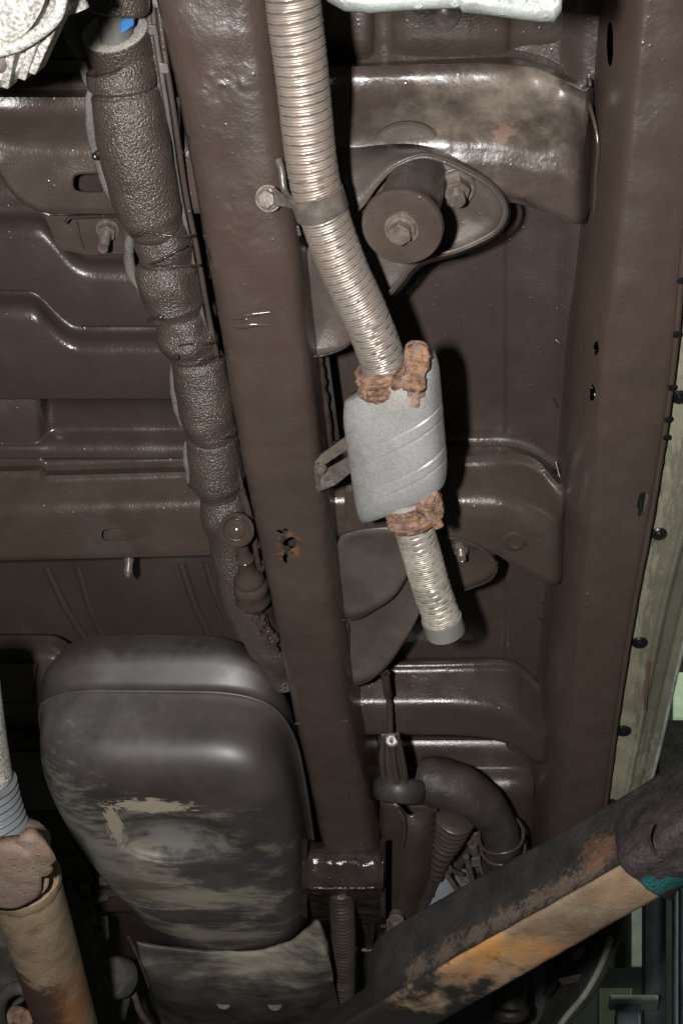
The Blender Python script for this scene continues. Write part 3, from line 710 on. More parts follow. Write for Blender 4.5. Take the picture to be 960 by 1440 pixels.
# lower mount
bm2 = thing('body_mount', 'lower body mount: overlapping rounded gusset plates with a nut, by the open pipe end', 'body mount', W(560, 820, .87), 'body mounts beside the rail')
dish('front_gusset', [(472, 758), (490, 750), (520, 744), (560, 742), (592, 752), (585, 785), (570, 812), (553, 838), (530, 854), (503, 869), (472, 874)], .862, paint_dusty, bm2, bulge=.008, thick=.0028)
dish('rear_gusset', [(484, 866), (520, 845), (553, 815), (590, 800), (602, 826), (588, 866), (570, 898), (547, 932), (520, 956), (500, 963), (484, 966)], .868, paint_dusty, bm2, bulge=.010, thick=.0028)
dish('saddle_plate', [(548, 760), (590, 742), (620, 742), (653, 749), (680, 764), (697, 786), (698, 801), (687, 816), (652, 829), (620, 838), (570, 838)], .878, paint, bm2, bulge=.006, thick=.0028)
loft('rolled_flange', [[a, a.lerp(b, .4), b] for a, b in zip(catmull(PW([(590, 757, .868), (625, 758, .868), (650, 763, .868), (677, 776, .868), (697, 796, .868)]), 4), catmull(PW([(590, 742, .888), (620, 743, .888), (652, 750, .888), (683, 766, .888), (700, 790, .888)]), 4))], paint, bm2, world=True, it=1, itc=0, thick=.002)
tube('flange_lip', catmull(PW([(698, 790, .876), (697, 803, .876), (686, 817, .876), (652, 830, .876)]), 6), .0014, paint_gloss, bm2, 8)
tube('gusset_edge', catmull(PW([(472, 874, .861), (503, 869, .861), (530, 854, .861), (553, 838, .861), (571, 812, .861)]), 6), .0012, paint_gloss, bm2, 8)
tube('gusset_edge', catmull(PW([(486, 966, .867), (500, 963, .867), (520, 956, .867), (547, 932, .867), (570, 898, .867)]), 6), .0011, paint_gloss, bm2, 8)
tube('weld_seam', [W(490+random.uniform(-1, 1), 876+k*8, .866) for k in range(12)], .0012, paint_gloss, bm2, 8, lump=.0006, lscale=300)
p = W(647, 768, .878)
studnut(bm2, p, (W(649, 790, .855)-p), .0045, .018, bolt_m)
# ================================================================== EXHAUST PIPE
def flex(name, pts, rad, m, parent, step=.0005):
    pth = catmull(pts, 40); L = sub(pth, step)
    L = [L[i] for i in range(len(L)) if i % 1 == 0]
    def rfn(s, a):
        u = (s - a/(2*math.pi)*.0068)/.0068; fr = u-math.floor(u)
        r = 1.0
        if fr < .20: r -= .075*math.sin(math.pi*fr/.20)                       # wound seam
        r += .016*math.cos(2*math.pi*(fr)*3) + .030*(fr-.5)                                  # three fine pleats between seams
        return r
    o_ = tube(name, L, rad, m, parent, 56, rf=rfn)
    fr_ = frames(L); cum = [0]
    for i in range(1, len(L)): cum.append(cum[-1]+(L[i]-L[i-1]).length)
    hx = []; nn_ = int(cum[-1]/.0068*26); j = 0
    for k in range(nn_):
        a = 2*math.pi*(k/26); sv_ = (k/26)*.0068+.10*.0068
        while j < len(cum)-2 and cum[j] < sv_: j += 1
        hx.append(L[j]+(fr_[j][0]*math.cos(a)+fr_[j][1]*math.sin(a))*rad*.925)
    tube('wound_seam', hx, .0009, seam_grime, o_, 5, caps=False)
    return o_
ex = thing('flexible_exhaust_pipe', 'upper corrugated stainless exhaust pipe strapped to the chassis rail', 'exhaust pipe', W(430, 250, .785))
hp = [(404, -110, .778), (412, 0, .78), (424, 100, .782), (438, 230, .784), (452, 290, .785), (480, 370, .787), (512, 440, .789), (532, 490, .790), (546, 535, .79)]
flex('corrugated_pipe', PW(hp), .0188, hose_m, ex)
cl = thing('pipe_clip', 'flat steel clip strapping the corrugated pipe to the rail with one bolt', 'pipe clip', W(445, 285, .785))
a_ = W(438, 265, .784); b_ = W(449, 299, .785); axp = (b_-a_).normalized()
lathe('band', W(444, 270, .7845), axp, [(0, .0198), (.0005, .0207), (.010, .0207), (.0165, .0207), (.017, .0198)], clampsteel, cl, 56)
e0 = W(444, 280, .7845)
ear = [W(368, 276, .812), W(374, 266, .812), W(386, 264, .808), W(398, 274, .80), W(412, 276, .79), W(415, 295, .79), W(400, 291, .80), W(386, 291, .808), W(374, 293, .812), W(367, 286, .812)]
hull('ear', ear, [p+UP*.002 for p in ear], clampsteel, cl, .0005)
tube('clip_leg', catmull(PW([(412, 285, .80), (400, 268, .81), (396, 240, .815), (392, 225, .82)]), 5), .003, clampsteel, cl, 8)
hexbolt(cl, W(378, 279, .811), Vector((-.1, -.25, -1)), .0072, clampsteel)
# ================================================================== MUFFLER
mf = thing('muffler', 'pale aluminised oval muffler between two rusty clamps', 'muffler', W(555, 620, .79))
Cs = W(546, 536, .792); Ce = W(565, 704, .792)
U = (W(614, 580, .770)-W(491, 637, .804)); Ul = U.length; Un = U.normalized()
A_ = (Ce-Cs); An = A_.normalized(); V = An.cross(Un).normalized()
if V.z > 0: V = -V
rows = []
seg = 72
def sstep(x): x = max(0, min(1, x)); return x*x*(3-2*x)
for i in range(-6, 107):
    t = i/100
    sc = 1
    if t < .16: q = (.16-t)/.24; sc = math.sqrt(max(0, 1-q*q))*.55+.45
    if t > .84: q = (t-.84)/.24; sc = math.sqrt(max(0, 1-q*q))*.50+.5
    row = []
    for k in range(seg):
        a = 2*math.pi*k/seg; ca, sa = math.cos(a), math.sin(a)
        e = 2/2.7
        x = math.copysign(abs(ca)**e, ca); y = math.copysign(abs(sa)**e, sa)
        g = 0
        for tg in (.38, .49, .74, .84):
            d = (t-tg)/.011
            if abs(d) < 1: g = max(g, (1-d*d)*.45)
        gm = sstep((ca+.25)/.35)*(1 if sa > 0 else .3)
        rr_ = 1-.030*g*gm
        # pressed band stands slightly proud between each pair of grooves
        if .38 < t < .49 or .74 < t < .84: rr_ += .012*gm
        sk = 1 if 0 <= t <= 1 else 1
        row.append(Cs+A_*(t*.94+.02)+Un*(x*Ul*.5*(.80+.2*sc if sc < 1 else 1)*rr_)+V*(y*.026*sc*rr_))
    rows.append(row)
v, f = grid(rows, True); f += [tuple(range(seg)), tuple(range(len(v)-seg, len(v)))]
mo = mesh('shell', v, f, galv, mf); mo.data.set_sharp_from_angle(angle=1.0)
# rolled end seams and longitudinal crimp
def ell(t, s, off=0): 
    out = []
    for k in range(73):
        a = 2*math.pi*k/72; ca, sa = math.cos(a), math.sin(a); e = 2/2.7
        out.append(Cs+A_*t+Un*(math.copysign(abs(ca)**e, ca)*Ul*.5*s)+V*(math.copysign(abs(sa)**e, sa)*.026*s))
    return out
tube('lock_seam', catmull(PW([(532, 562, .772), (518, 570, .775), (507, 584, .781), (500, 606, .787), (500, 642, .788), (505, 682, .789), (511, 714, .790)]), 8), .0017, galv, mf, 10)
# outlet sockets
for (a, b) in ((W(541, 528, .790), W(548, 552, .792)), (W(568, 690, .79), W(577, 722, .789))):
    tube('pipe_socket', [a, a.lerp(b, .5), b], .0205, galv, mf, 40)
# bracket arm to the rail
arm = thing('muffler_bracket', 'folded steel strap holding the muffler off the chassis rail', 'bracket', W(460, 650, .81))
hull('upper_leaf', PW([(442, 650, .815), (452, 638, .815), (488, 612, .80), (490, 632, .80), (470, 644, .812), (455, 655, .815)]), PW([(442, 650, .818), (452, 638, .818), (488, 612, .803), (490, 632, .803), (470, 644, .815), (455, 655, .818)]), clampsteel, arm, .0006)
hull('lower_leaf', PW([(441, 655, .808), (458, 660, .812), (478, 648, .808), (492, 640, .80), (494, 664, .80), (472, 682, .808), (448, 692, .808), (444, 688, .808)]), PW([(441, 655, .811), (458, 660, .815), (478, 648, .811), (492, 640, .803), (494, 664, .803), (472, 682, .811), (448, 692, .811), (444, 688, .811)]), clampsteel, arm, .0006)
hull('folded_end', PW([(439, 652, .82), (443, 650, .808), (449, 690, .806), (445, 690, .82)]), PW([(442, 652, .82), (446, 650, .808), (452, 690, .806), (448, 690, .82)]), clampsteel, arm, .0006)
hexbolt(arm, W(452, 658, .806), DN, .004, bolt_m, False)
# rusty clamps
def rusty(label, c, axis, r, lug, boltend, tail):
    t = thing('rusty_clamp', label, 'hose clamp', c, 'rusty clamps on the muffler pipes')
    lathe('band', Vector(c)-axis*.009, axis, [(-.004, r*.98), (-.003, r*1.10), (0, r*1.13), (.0012, r*1.06), (.0028, r*1.17), (.005, r*1.18), (.0064, r*1.09), (.0085, r*1.17), (.0105, r*1.20), (.012, r*1.12), (.014, r*1.22), (.017, r*1.18), (.0195, r*1.08), (.021, r*.98)], rust, t, 96, lump=.0015, lscale=220)
    for nm, hh, kk_ in (('flange_lug', 0, 1.0), ('lug_plate', .006, .93)):
        o_ = dish(nm, [p+Vector((0, 0, hh)) for p in lug], 0, rust, t, bulge=-.004, thick=.005, world=True, rings=5, it=2)
        for v_ in o_.data.vertices:
            q_ = v_.co+o_.matrix_world.translation
            v_.co += Vector((noise.noise(q_*140), noise.noise(q_*140+Vector((7, 0, 0))), noise.noise(q_*110+Vector((0, 7, 0)))))*.0018 + Vector((0, 0, .0014*noise.noise(q_*320)))
    be = tube('bolt', [boltend[0], boltend[0].lerp(boltend[1], .6), boltend[1]], .0050, rust, t, 12, lump=.0007, lscale=400)
    prism('nut', boltend[0], boltend[1]-boltend[0], .0085, .010, 6, rust, be, .001)
    tube('band_wrinkle', [Vector(c)+tail[0], Vector(c)+tail[1]], .002, rust, t, 8)
axc = (W(546, 545, .79)-W(532, 500, .79)).normalized()
rusty('upper rusty clamp with a flaking lug joining the long pipe to the muffler', W(541, 533, .79), axc, .0205,
      PW([(576, 490, .772), (584, 484, .770), (598, 485, .768), (604, 496, .764), (600, 516, .762), (598, 540, .762), (588, 551, .762), (577, 546, .762), (566, 548, .770), (552, 542, .770), (562, 530, .771), (572, 520, .772), (577, 508, .772)]), [W(585, 540, .765), W(583, 570, .763)], (Vector((-.01, 0, -.022)), Vector((.01, .003, -.023))))
axd = (W(590, 760, .785)-W(574, 715, .79)).normalized()
rusty('lower rusty clamp with its bolt, joining the muffler to the short tail pipe', W(579, 722, .788), axd, .0205,
      PW([(600, 680, .776), (609, 676, .774), (612, 690, .772), (620, 706, .770), (622, 722, .770), (608, 728, .770), (596, 722, .770), (586, 712, .772), (590, 696, .774)]), [W(606, 716, .765), W(616, 740, .763)], (Vector((-.01, 0, -.022)), Vector((.01, .003, -.023))))
tp = thing('tail_pipe', 'short corrugated tail pipe with a plain steel end collar', 'exhaust pipe', W(605, 820, .785))
flex('corrugated_pipe', PW([(576, 722, .789), (590, 770, .787), (604, 820, .785), (617, 858, .784), (624, 880, .783)]), .0182, hose_m2, tp)
c = W(620, 868, .7835); axe = (W(628, 896, .783)-c).normalized()
lathe('end_collar', c, axe, [(0, .0186), (.0004, .0198), (.018, .0198), (.0185, .0190), (.016, .0180), (.004, .0178)], mat('plain_collar_steel', (.34, .325, .30), .42, metal=.3, var=.15, bump=.1, nibs=0), tp, 48)
# ================================================================== LAGGED PIPE
lg = thing('lagged_pipe', 'lumpy foam lagged pipe bundle painted brown, left of the chassis rail', 'lagged pipe', W(220, 350, .86))
def foamseg(name, pts, rp, m=foam, lump=.0025, rnd_=True, ls=45):
    """pts: (px,py,H,radius px)"""
    P = [W(*q[:3]) for q in pts]; Rm = [q[3]*pxm(W(*q[:3])) for q in pts]
    n = 10; PP = catmull(P, n); RR = []
    for i in range(len(Rm)-1):
        for k in range(n):
            t = k/n; t = t*t*(3-2*t); RR.append(Rm[i]*(1-t)+Rm[i+1]*t)
    RR.append(Rm[-1])
    return tube(name, PP, RR, m, rp, 44, lump=lump, lscale=ls)
foamseg('lagging_section', [(160, -90, .845, 50), (162, -30, .845, 49), (162, 6, .845, 49), (162, 14, .845, 45)], lg, lump=.001)
foamseg('inner_pipe', [(163, 0, .85, 24), (165, 60, .85, 24), (166, 80, .85, 24)], lg, m=dull, lump=.0005)
c = W(160, 32, .855); axl = ((W(172, 88, .855)-c).normalized()+UP*.42).normalized()
kk = pxm(c)
lathe('cut_foam_collar', W(161, 44, .855), axl, [(.0, 31*kk), (0, 46*kk), (.001, 48*kk), (.020, 47.5*kk), (.0285, 44*kk), (.0285, 30*kk), (.002, 30*kk)], foam, lg, 56, lump=.0015, lscale=60)
lathe('cut_foam_face', W(161, 42.5, .855), axl, [(.0, 31*kk), (-.0005, 34*kk), (-.0006, 44*kk), (.0006, 47.5*kk), (.002, 47*kk), (.0025, 31*kk)], foam_cut, lg, 56)
slab('blue_tape', [(168, 30), (188, 16), (188, 36), (170, 50)], .838, .004, blue, lg)
foamseg('lagging_section', [(167, 92, .852, 44), (169, 97, .852, 48), (171, 110, .852, 49), (173, 120, .852, 48), (174, 126, .852, 43)], lg, lump=.001)
foamseg('lagging_section', [(175, 126, .852, 44), (177, 136, .852, 49), (183, 170, .852, 51), (191, 215, .855, 51), (201, 260, .858, 49), (211, 295, .86, 45), (218, 315, .862, 38), (222, 325, .865, 30)], lg, lump=.0015)
foamseg('lagging_section', [(222, 318, .868, 34), (227, 328, .868, 38), (231, 345, .868, 40), (233, 362, .87, 38), (234, 372, .87, 33)], lg, lump=.004)
foamseg('lagging_section', [(232, 366, .87, 38), (234, 380, .87, 43), (238, 405, .87, 44), (244, 425, .872, 42), (248, 442, .872, 34)], lg, lump=.004)
foamseg('lagging_section', [(252, 440, .875, 30), (258, 455, .875, 36), (264, 478, .875, 40), (270, 495, .875, 35), (272, 503, .875, 30)], lg, lump=.005)
foamseg('lagging_section', [(278, 500, .876, 34), (280, 512, .876, 38), (286, 545, .876, 40), (292, 580, .876, 40), (297, 602, .876, 36), (300, 615, .876, 33)], lg, lump=.002)
foamseg('lagging_section', [(297, 608, .878, 32), (298, 618, .878, 37), (302, 645, .878, 38), (306, 675, .878, 38), (311, 692, .878, 30), (313, 698, .878, 22)], lg, lump=.0015)
foamseg('lagging_section', [(311, 685, .888, 30), (316, 715, .888, 37), (326, 760, .888, 35), (338, 810, .888, 34), (355, 860, .888, 33), (372, 895, .888, 30), (388, 925, .888, 26), (400, 960, .888, 20)], lg, lump=.006, ls=35)
# pale peeled foam lips on the left side of the wrapping
def lip(pts, r=.0040):
    P = catmull(PW(pts), 8); tube('foam_lip', P, lambda t: r*.8*(.3+.9*math.sin(math.pi*t)**.6), foam_raw, lg, 12, lump=.0014, lscale=90)
lip([(100, 10, .865), (104, 40, .865), (112, 66, .865), (118, 82, .865)], .008)
lip([(116, 82, .86), (120, 105, .86), (124, 122, .86)])
lip([(127, 124, .862), (127, 150, .862), (132, 195, .862), (146, 245, .865), (160, 280, .868), (172, 302, .87)], .0052)
lip([(186, 325, .875), (182, 345, .875), (184, 380, .875), (200, 410, .875), (214, 440, .875)], .005)
lip([(222, 450, .88), (232, 480, .88), (242, 505, .88)], .004)
lip([(244, 508, .88), (246, 545, .88), (254, 585, .88), (262, 605, .88)], .0055)
lip([(262, 620, .882), (265, 655, .882), (270, 690, .882)], .005)
for k, (c_, rad, n_) in enumerate([((205, 327), 30, 1), ((240, 330), 30, 1)]): pass
def wire(pts, r=.0011, m=paint_gloss): tube('wire_tie', catmull(PW(pts), 6), r, m, lg, 8)
wire([(182, 330, .842), (192, 328, .838), (205, 326, .835), (235, 331, .835), (262, 332, .84), (276, 330, .85)])
wire([(204, 325, .835), (196, 331, .833), (186, 333, .84)])
wire([(212, 371, .842), (225, 366, .838), (250, 352, .842), (262, 346, .85)])
wire([(214, 373, .842), (235, 374, .838), (262, 374, .842), (280, 373, .852)])
wire([(208, 452, .862), (215, 448, .858), (226, 445, .852)], .0018)
wire([(248, 488, .852), (262, 484, .848), (285, 484, .848), (303, 481, .86)])
wire([(236, 502, .866), (246, 500, .856), (270, 506, .848), (290, 504, .85), (308, 501, .862)])
wire([(303, 618, .858), (315, 616, .855), (328, 613, .865)])
wire([(266, 682, .87), (270, 686, .862), (276, 686, .858)], .0018)
for (x, y) in ((138, 216), (142, 219), (134, 220), (226, 446), (248, 502), (196, 329)):
    lathe('wire_twist', W(x, y, .845), toCam(W(x, y, .845)), [(0, .003), (.003, .0025), (.005, .0008)], paint_gloss, lg, 8, lump=.001, lscale=500)
# thin pipes between the lagging and the rail
bp = thing('brake_pipes', 'two thin grey brake pipes squeezed between the lagging and the rail', 'brake pipes', W(260, 350, .87))
for dx, r, m_ in ((0, .0022, dull), (9, .0024, paint), (-6, .0034, paint)):
    tube('pipe', catmull(PW([(208+dx, -60, .865), (218+dx, 40, .865), (236+dx, 160, .865), (252+dx, 270, .87), (268+dx, 350, .87), (284+dx, 440, .87), (300+dx, 520, .87), (318+dx, 620, .87), (334+dx, 700, .87)]), 10), r, m_, bp, 10)
for (x, y) in ((222, 96), (206, 42), (212, 4)):
    slab('pipe_clip', [(x, y-8), (x+14, y-6), (x+16, y+8), (x+3, y+8)], .860, .008, clampsteel, bp)
# drain valve: round knob, stem and stacked collars
dv = thing('drain_valve', 'glossy painted turned valve with a round ringed cap, left of the rust hole', 'valve', W(345, 790, .84))
c = W(333, 745, .832); nz = (toCam(c)*.75+Vector((0, -.1, -.5))).normalized(); k = pxm(c)
lathe('ringed_cap', c, nz, [(-.006, 16*k), (-.004, 24*k), (0, 25.5*k), (.004, 24.5*k), (.006, 21*k), (.0045, 18.5*k), (.001, 17*k), (.0, 15*k), (.004, 11*k), (.006, 5*k), (.0065, .0004)], bead, dv, 48)
c2 = W(338, 758, .845); c3 = W(358, 850, .862); a2 = (c3-c2)
L2 = a2.length
k = pxm(c2)
lathe('stem', c2, a2, [(0, 9*k), (L2*.18, 9*k), (L2*.26, 11*k), (L2*.28, 14*k), (L2*.32, 11.5*k), (L2*.46, 12*k), (L2*.50, 16*k), (L2*.56, 21*k), (L2*.60, 23*k), (L2*.64, 21*k), (L2*.67, 25*k), (L2*.74, 27*k), (L2*.78, 24*k), (L2*.84, 25*k), (L2*.90, 27*k), (L2*.94, 24*k), (L2*1.0, 20*k)], bead, dv, 40)
tube('drip_pipe', catmull(PW([(340, 690, .85), (348, 715, .85), (356, 745, .855), (362, 790, .86), (368, 815, .865)]), 8), .0032, bead, dv, 10, lump=.0012, lscale=150)
tube('tail_pipe_joint', catmull(PW([(362, 862, .862), (372, 880, .865), (380, 905, .87)]), 8), .007, bead, dv, 14, lump=.004, lscale=160)
for k in range(14):
    x_, y_ = 366+k*1.6+random.uniform(-5, 6), 862+k*3+random.uniform(-4, 4)
    tube('sealant_blob', catmull(PW([(x_, y_, .856), (x_+random.uniform(-7, 7), y_+random.uniform(3, 9), .854), (x_+random.uniform(-8, 8), y_+random.uniform(4, 14), .857)]), 4), random.uniform(.0016, .0034), bead, dv, 8, lump=.001, lscale=300)
for k in range(10):
    x_, y_ = random.uniform(362, 384), random.uniform(745, 800)
    tube('sealant_blob', catmull(PW([(x_, y_, .862), (x_+random.uniform(-5, 5), y_+random.uniform(2, 7), .86), (x_+random.uniform(-6, 6), y_+random.uniform(4, 12), .862)]), 4), random.uniform(.0014, .003), bead, dv, 8, lump=.001, lscale=300)
# ================================================================== FUEL TANK
tk = thing('fuel_tank', 'big scuffed black plastic fuel tank with a moulded seam, bottom left', 'fuel tank', W(250, 1100, .80))
rings = [
 (.935, [(60, 955), (95, 895), (210, 893), (325, 893), (380, 935), (415, 1040), (442, 1180), (440, 1290), (330, 1310), (235, 1300), (140, 1130)]),
 (.905, [(46, 972), (82, 912), (210, 912), (345, 911), (402, 962), (428, 1070), (446, 1195), (440, 1295), (330, 1315), (235, 1300), (128, 1150)]),
 (.890, [(46, 985), (80, 928), (210, 926), (350, 925), (404, 975), (430, 1085), (448, 1205), (440, 1300), (330, 1322), (235, 1308), (124, 1160)]),
 (.868, [(46, 1000), (84, 966), (210, 968), (355, 970), (406, 1010), (428, 1110), (444, 1225), (432, 1310), (330, 1333), (235, 1320), (120, 1180)]),
 (.860, [(43, 1004), (83, 971), (210, 972), (356, 974), (412, 1018), (432, 1118), (447, 1232), (434, 1314), (330, 1337), (233, 1322), (118, 1184)]),
 (.855, [(45, 1012), (86, 978), (210, 979), (352, 981), (405, 1022), (426, 1122), (441, 1236), (430, 1316), (330, 1338), (235, 1326), (120, 1190)]),
 (.825, [(40, 1048), (88, 1014), (214, 1014), (345, 1016), (402, 1056), (422, 1142), (436, 1244), (426, 1322), (330, 1345), (240, 1340), (123, 1212)]),
 (.800, [(46, 1080), (98, 1042), (220, 1044), (340, 1044), (394, 1080), (414, 1160), (428, 1252), (420, 1326), (330, 1348), (250, 1345), (134, 1232)]),
 (.784, [(62, 1104), (112, 1072), (220, 1072), (334, 1072), (378, 1104), (400, 1172), (416, 1256), (408, 1326), (330, 1346), (258, 1340), (152, 1244)]),
 (.776, [(92, 1130), (128, 1098), (220, 1100), (326, 1100), (362, 1128), (386, 1186), (400, 1258), (394, 1312), (325, 1334), (268, 1326), (180, 1246)]),
 (.774, [(112, 1140), (142, 1114), (225, 1114), (312, 1114), (346, 1138), (366, 1188), (380, 1250), (370, 1296), (318, 1316), (276, 1310), (196, 1240)]),
]
ell_c = (245, 1180)
def ellr(rx, ry, h):
    an = [200, 238, 262, 300, 338, 5, 35, 62, 90, 115, 150]
    return (h, [(ell_c[0]+rx*math.cos(math.radians(a)), ell_c[1]+ry*math.sin(math.radians(a))) for a in an])
rings += [ellr(92, 42, .7735), ellr(84, 36, .7735), ellr(78, 32, .776), ellr(70, 27, .784), ellr(45, 17, .788), ellr(12, 5, .789)]
RR_ = [chaikin([W(x, y, h) for x, y in r], 3, True) for h, r in rings]
cols_ = [chaikin(list(c), 1) for c in zip(*RR_)]
rows = [list(r) for r in zip(*cols_)]
v, f = grid(rows, True); f.append(tuple(range(len(v)-len(rows[0]), len(v))))
v = [p+Vector((0, 0, .0009*noise.noise(p*14))) for p in v]
mesh('moulded_body', v, f, tank_m, tk)
sm = chaikin([W(x, y, .861) for x, y in rings[4][1]], 3, True)
tube('moulded_seam', sm+[sm[0]], .0022, tank_m, tk, 10, caps=False)
sk = thing('tank_skid_guard', 'scuffed grey lower guard with two small discs, below the fuel tank', 'tank guard', W(350, 1380, .75))
top = [(192, 1324), (202, 1327), (222, 1330), (325, 1341), (398, 1333), (432, 1308), (449, 1290), (462, 1330)]
cols = []
bot = [(214, 1400), (226, 1412), (250, 1440), (330, 1450), (400, 1450), (440, 1430), (462, 1400), (470, 1390)]
for (a, b) in zip(top, bot):
    m1 = ((a[0]+b[0])/2, (a[1]+b[1])/2)
    cols.append([(a[0], a[1]-3, .785), (a[0], a[1]-1, .773), (a[0]*.8+b[0]*.2, a[1]*.8+b[1]*.2, .768), (m1[0], m1[1], .755), (m1[0]*.4+b[0]*.6, m1[1]*.4+b[1]*.6, .758), (b[0], b[1], .775), (b[0]+12, b[1]+40, .785), (b[0]+22, b[1]+90, .80)])
loft('guard_shell', cols, skid_m, sk, it=2, itc=2, lump=.003, mx=.008)
for (x, y) in ((314, 1411), (386, 1413)):
    lathe('disc', W(x, y, .757), DN+Vector((0, -.5, 0)), [(-.006, .010), (-.001, .010), (.000, .0085), (-.001, .003), (-.001, .0004)], mat('pale_disc', (.20, .19, .17), .6), sk, 24)
tube('guard_edge', catmull(PW([(181, 1318, .765), (196, 1350, .765), (210, 1388, .765)]), 6), .002, skid_m, sk, 8)
# ================================================================== PROPELLER SHAFT
ps = thing('propeller_shaft', 'dusty rust brown propeller shaft with a yoke, bottom left corner', 'propeller shaft', W(60, 1320, .60))
P0 = W(35, 1240, .60); P1 = W(112, 1500, .60)
kt = pxm(W(70, 1330, .60))
tube('shaft_tube', [P0, P0.lerp(P1, .3), P0.lerp(P1, .6), P1], [.0335, .0335, .0325, .0325], shaft_m, ps, 48)
axs = (P1-P0).normalized()
lathe('weld_collar', W(33, 1232, .60), axs, [(0, .030), (.003, .0345), (.010, .0352), (.014, .0345), (.018, .0335)], shaft_m, ps, 48, lump=.0012, lscale=120)
lathe('yoke_body', W(22, 1195, .605), axs, [(-.018, .020), (-.010, .030), (.0, .033), (.015, .031), (.035, .0335), (.045, .0335)], yoke_m, ps, 40, lump=.003, lscale=60)
def lumpy(o_, a=.0012, sc=90):
    for v_ in o_.data.vertices:
        q_ = v_.co+o_.matrix_world.translation; v_.co += Vector((noise.noise(q_*sc), noise.noise(q_*sc+Vector((7, 0, 0))), noise.noise(q_*sc+Vector((0, 7, 0)))))*a
for pts, h_ in (([(32, 1166), (44, 1160), (58, 1168), (72, 1188), (70, 1196), (66, 1200), (66, 1216), (58, 1210), (46, 1190)], .578), ([(-10, 1180), (24, 1172), (44, 1180), (58, 1205), (62, 1228), (50, 1250), (20, 1262), (-10, 1258)], .574)):
    lumpy(dish('yoke_ear', [(x, y, h_) for x, y in pts], h_, yoke_m, ps, bulge=-.003, thick=.014))
tube('yoke_web', catmull(PW([(2, 1232, .572), (14, 1246, .568), (26, 1262, .572)]), 6), .004, yoke_m, ps, 10)
lathe('bearing_cap', W(50, 1240, .572), toCam(W(50, 1238, .565))+Vector((.5, 0, 0)), [(0, .012), (.003, .012), (.004, .010), (.003, .001)], yoke_m, ps, 24)
gb = thing('shaft_boot', 'ribbed grey rubber boot above the propeller shaft yoke, at the left edge', 'rubber boot', W(5, 1120, .62))
bt = catmull(PW([(-46, 920, .645), (-26, 1060, .635), (-12, 1130, .625), (6, 1182, .615)]), 40)
tube('ribbed_boot', bt, [.022 if i < 62 else .026 for i in range(len(bt))], rubberboot, gb, 32, rf=lambda s, a: 1+(.07*math.sin(2*math.pi*s/.0085) if s > .050 else 0))
tube('pale_sleeve', bt[:58], .0245, alu, gb, 32)
# axle pieces in the gloom
axl_ = thing('rear_axle_parts', 'grimy grey axle tube and flanges in the dark behind the propeller shaft', 'axle', W(40, 1370, .8))
tube('axle_tube', catmull(PW([(10, 1310, .80), (14, 1350, .80), (18, 1400, .78)]), 6), .022, dull, axl_, 24)
tube('flange_ring', [W(28+30*math.cos(a), 1425+36*math.sin(a), .72) for a in [k*math.pi/12 for k in range(25)]], .009, dull, axl_, 12, caps=False)
lathe('flange_face', W(24, 1440, .73), toCam(W(24, 1430, .73)), [(0, .022), (.004, .020), (.006, .001)], rust, axl_, 28, lump=.002, lscale=100)
hg = thing('hanger_bracket', 'small pale triangular hanger with a hole, right of the propeller shaft', 'hanger', W(135, 1310, .85))
hull('hanger_plate', PW([(118, 1290, .86), (152, 1288, .86), (154, 1318, .85), (146, 1332, .85), (132, 1348, .85), (120, 1325, .86)]), PW([(118, 1290, .87), (152, 1288, .87), (154, 1318, .86), (146, 1332, .86), (132, 1348, .86), (120, 1325, .87)]), dull, hg, .002)
lathe('hole_bush', W(137, 1306, .858), DN, [(0, .006), (.002, .006), (.003, .004)], plug_m, hg, 18)
hd = thing('rubber_hanger_disc', 'round dark rubber disc hanging in the gap left of the tank guard', 'rubber hanger', W(160, 1370, .82))
lathe('disc_body', W(160, 1375, .82), toCam(W(160, 1375, .82))+Vector((-.6, 0, 0)), [(-.02, .028), (0, .030), (.008, .027), (.009, .012), (.012, .010), (.013, .001)], dull, hd, 32)
tube('cable', catmull(PW([(120, 1376, .80), (132, 1378, .80), (140, 1377, .80), (148, 1376, .80)]), 6), .0022, paint_gloss, hd, 8)
# ================================================================== CASTING TOP LEFT, PLATE TOP
cg = thing('aluminium_casting', 'speckled pale aluminium housing in the top left corner', 'casting', W(20, 40, .62))
def ringc(cx, cy, rx, ry, H, n=24): return [W(cx+rx*math.cos(2*math.pi*k/n), cy+ry*math.sin(2*math.pi*k/n), H) for k in range(n)]
rows = [ringc(-40, -10, 128, 142, .72), ringc(-40, -10, 128, 142, .665), ringc(-42, -12, 122, 134, .658), ringc(-45, -30, 118, 122, .655), ringc(-45, -32, 114, 114, .640), ringc(-46, -34, 100, 98, .634), ringc(-46, -50, 60, 60, .630), ringc(-46, -50, 5, 5, .630)]
rows = [chaikin(r, 1, True) for r in rows]
v, f = grid(rows, True); f.append(tuple(range(len(v)-len(rows[0]), len(v))))
o = mesh('housing', v, f, alu, cg); o.data.set_sharp_from_angle(angle=.6)
def fin(pts, h=.012, wpx=4):
    a = [W(x, y, H) for x, y, H in pts]; b = [p+UP*h for p in a]
    s = Vector((.0022, .001, 0))
    hull('fin', [a[0]-s, a[0]+s, a[1]+s, a[1]-s], [b[0]-s, b[0]+s, b[1]+s, b[1]-s], alu, cg, .0008)
for a, b in (((78, 28, .64), (44, 104, .655)), ((50, 52, .64), (30, 112, .655)), ((16, 70, .64), (6, 124, .655))): fin([a, b], .02)
tube('flange_edge', catmull(PW([(90, -20, .635), (80, 22, .635), (50, 50, .635), (20, 66, .635), (-20, 76, .635)]), 8), .0035, alu, cg, 10)
lathe('casting_bolt', W(-2, 86, .648), DN, [(0, .006), (.003, .006), (.005, .004)], bolt_m, cg, 18)
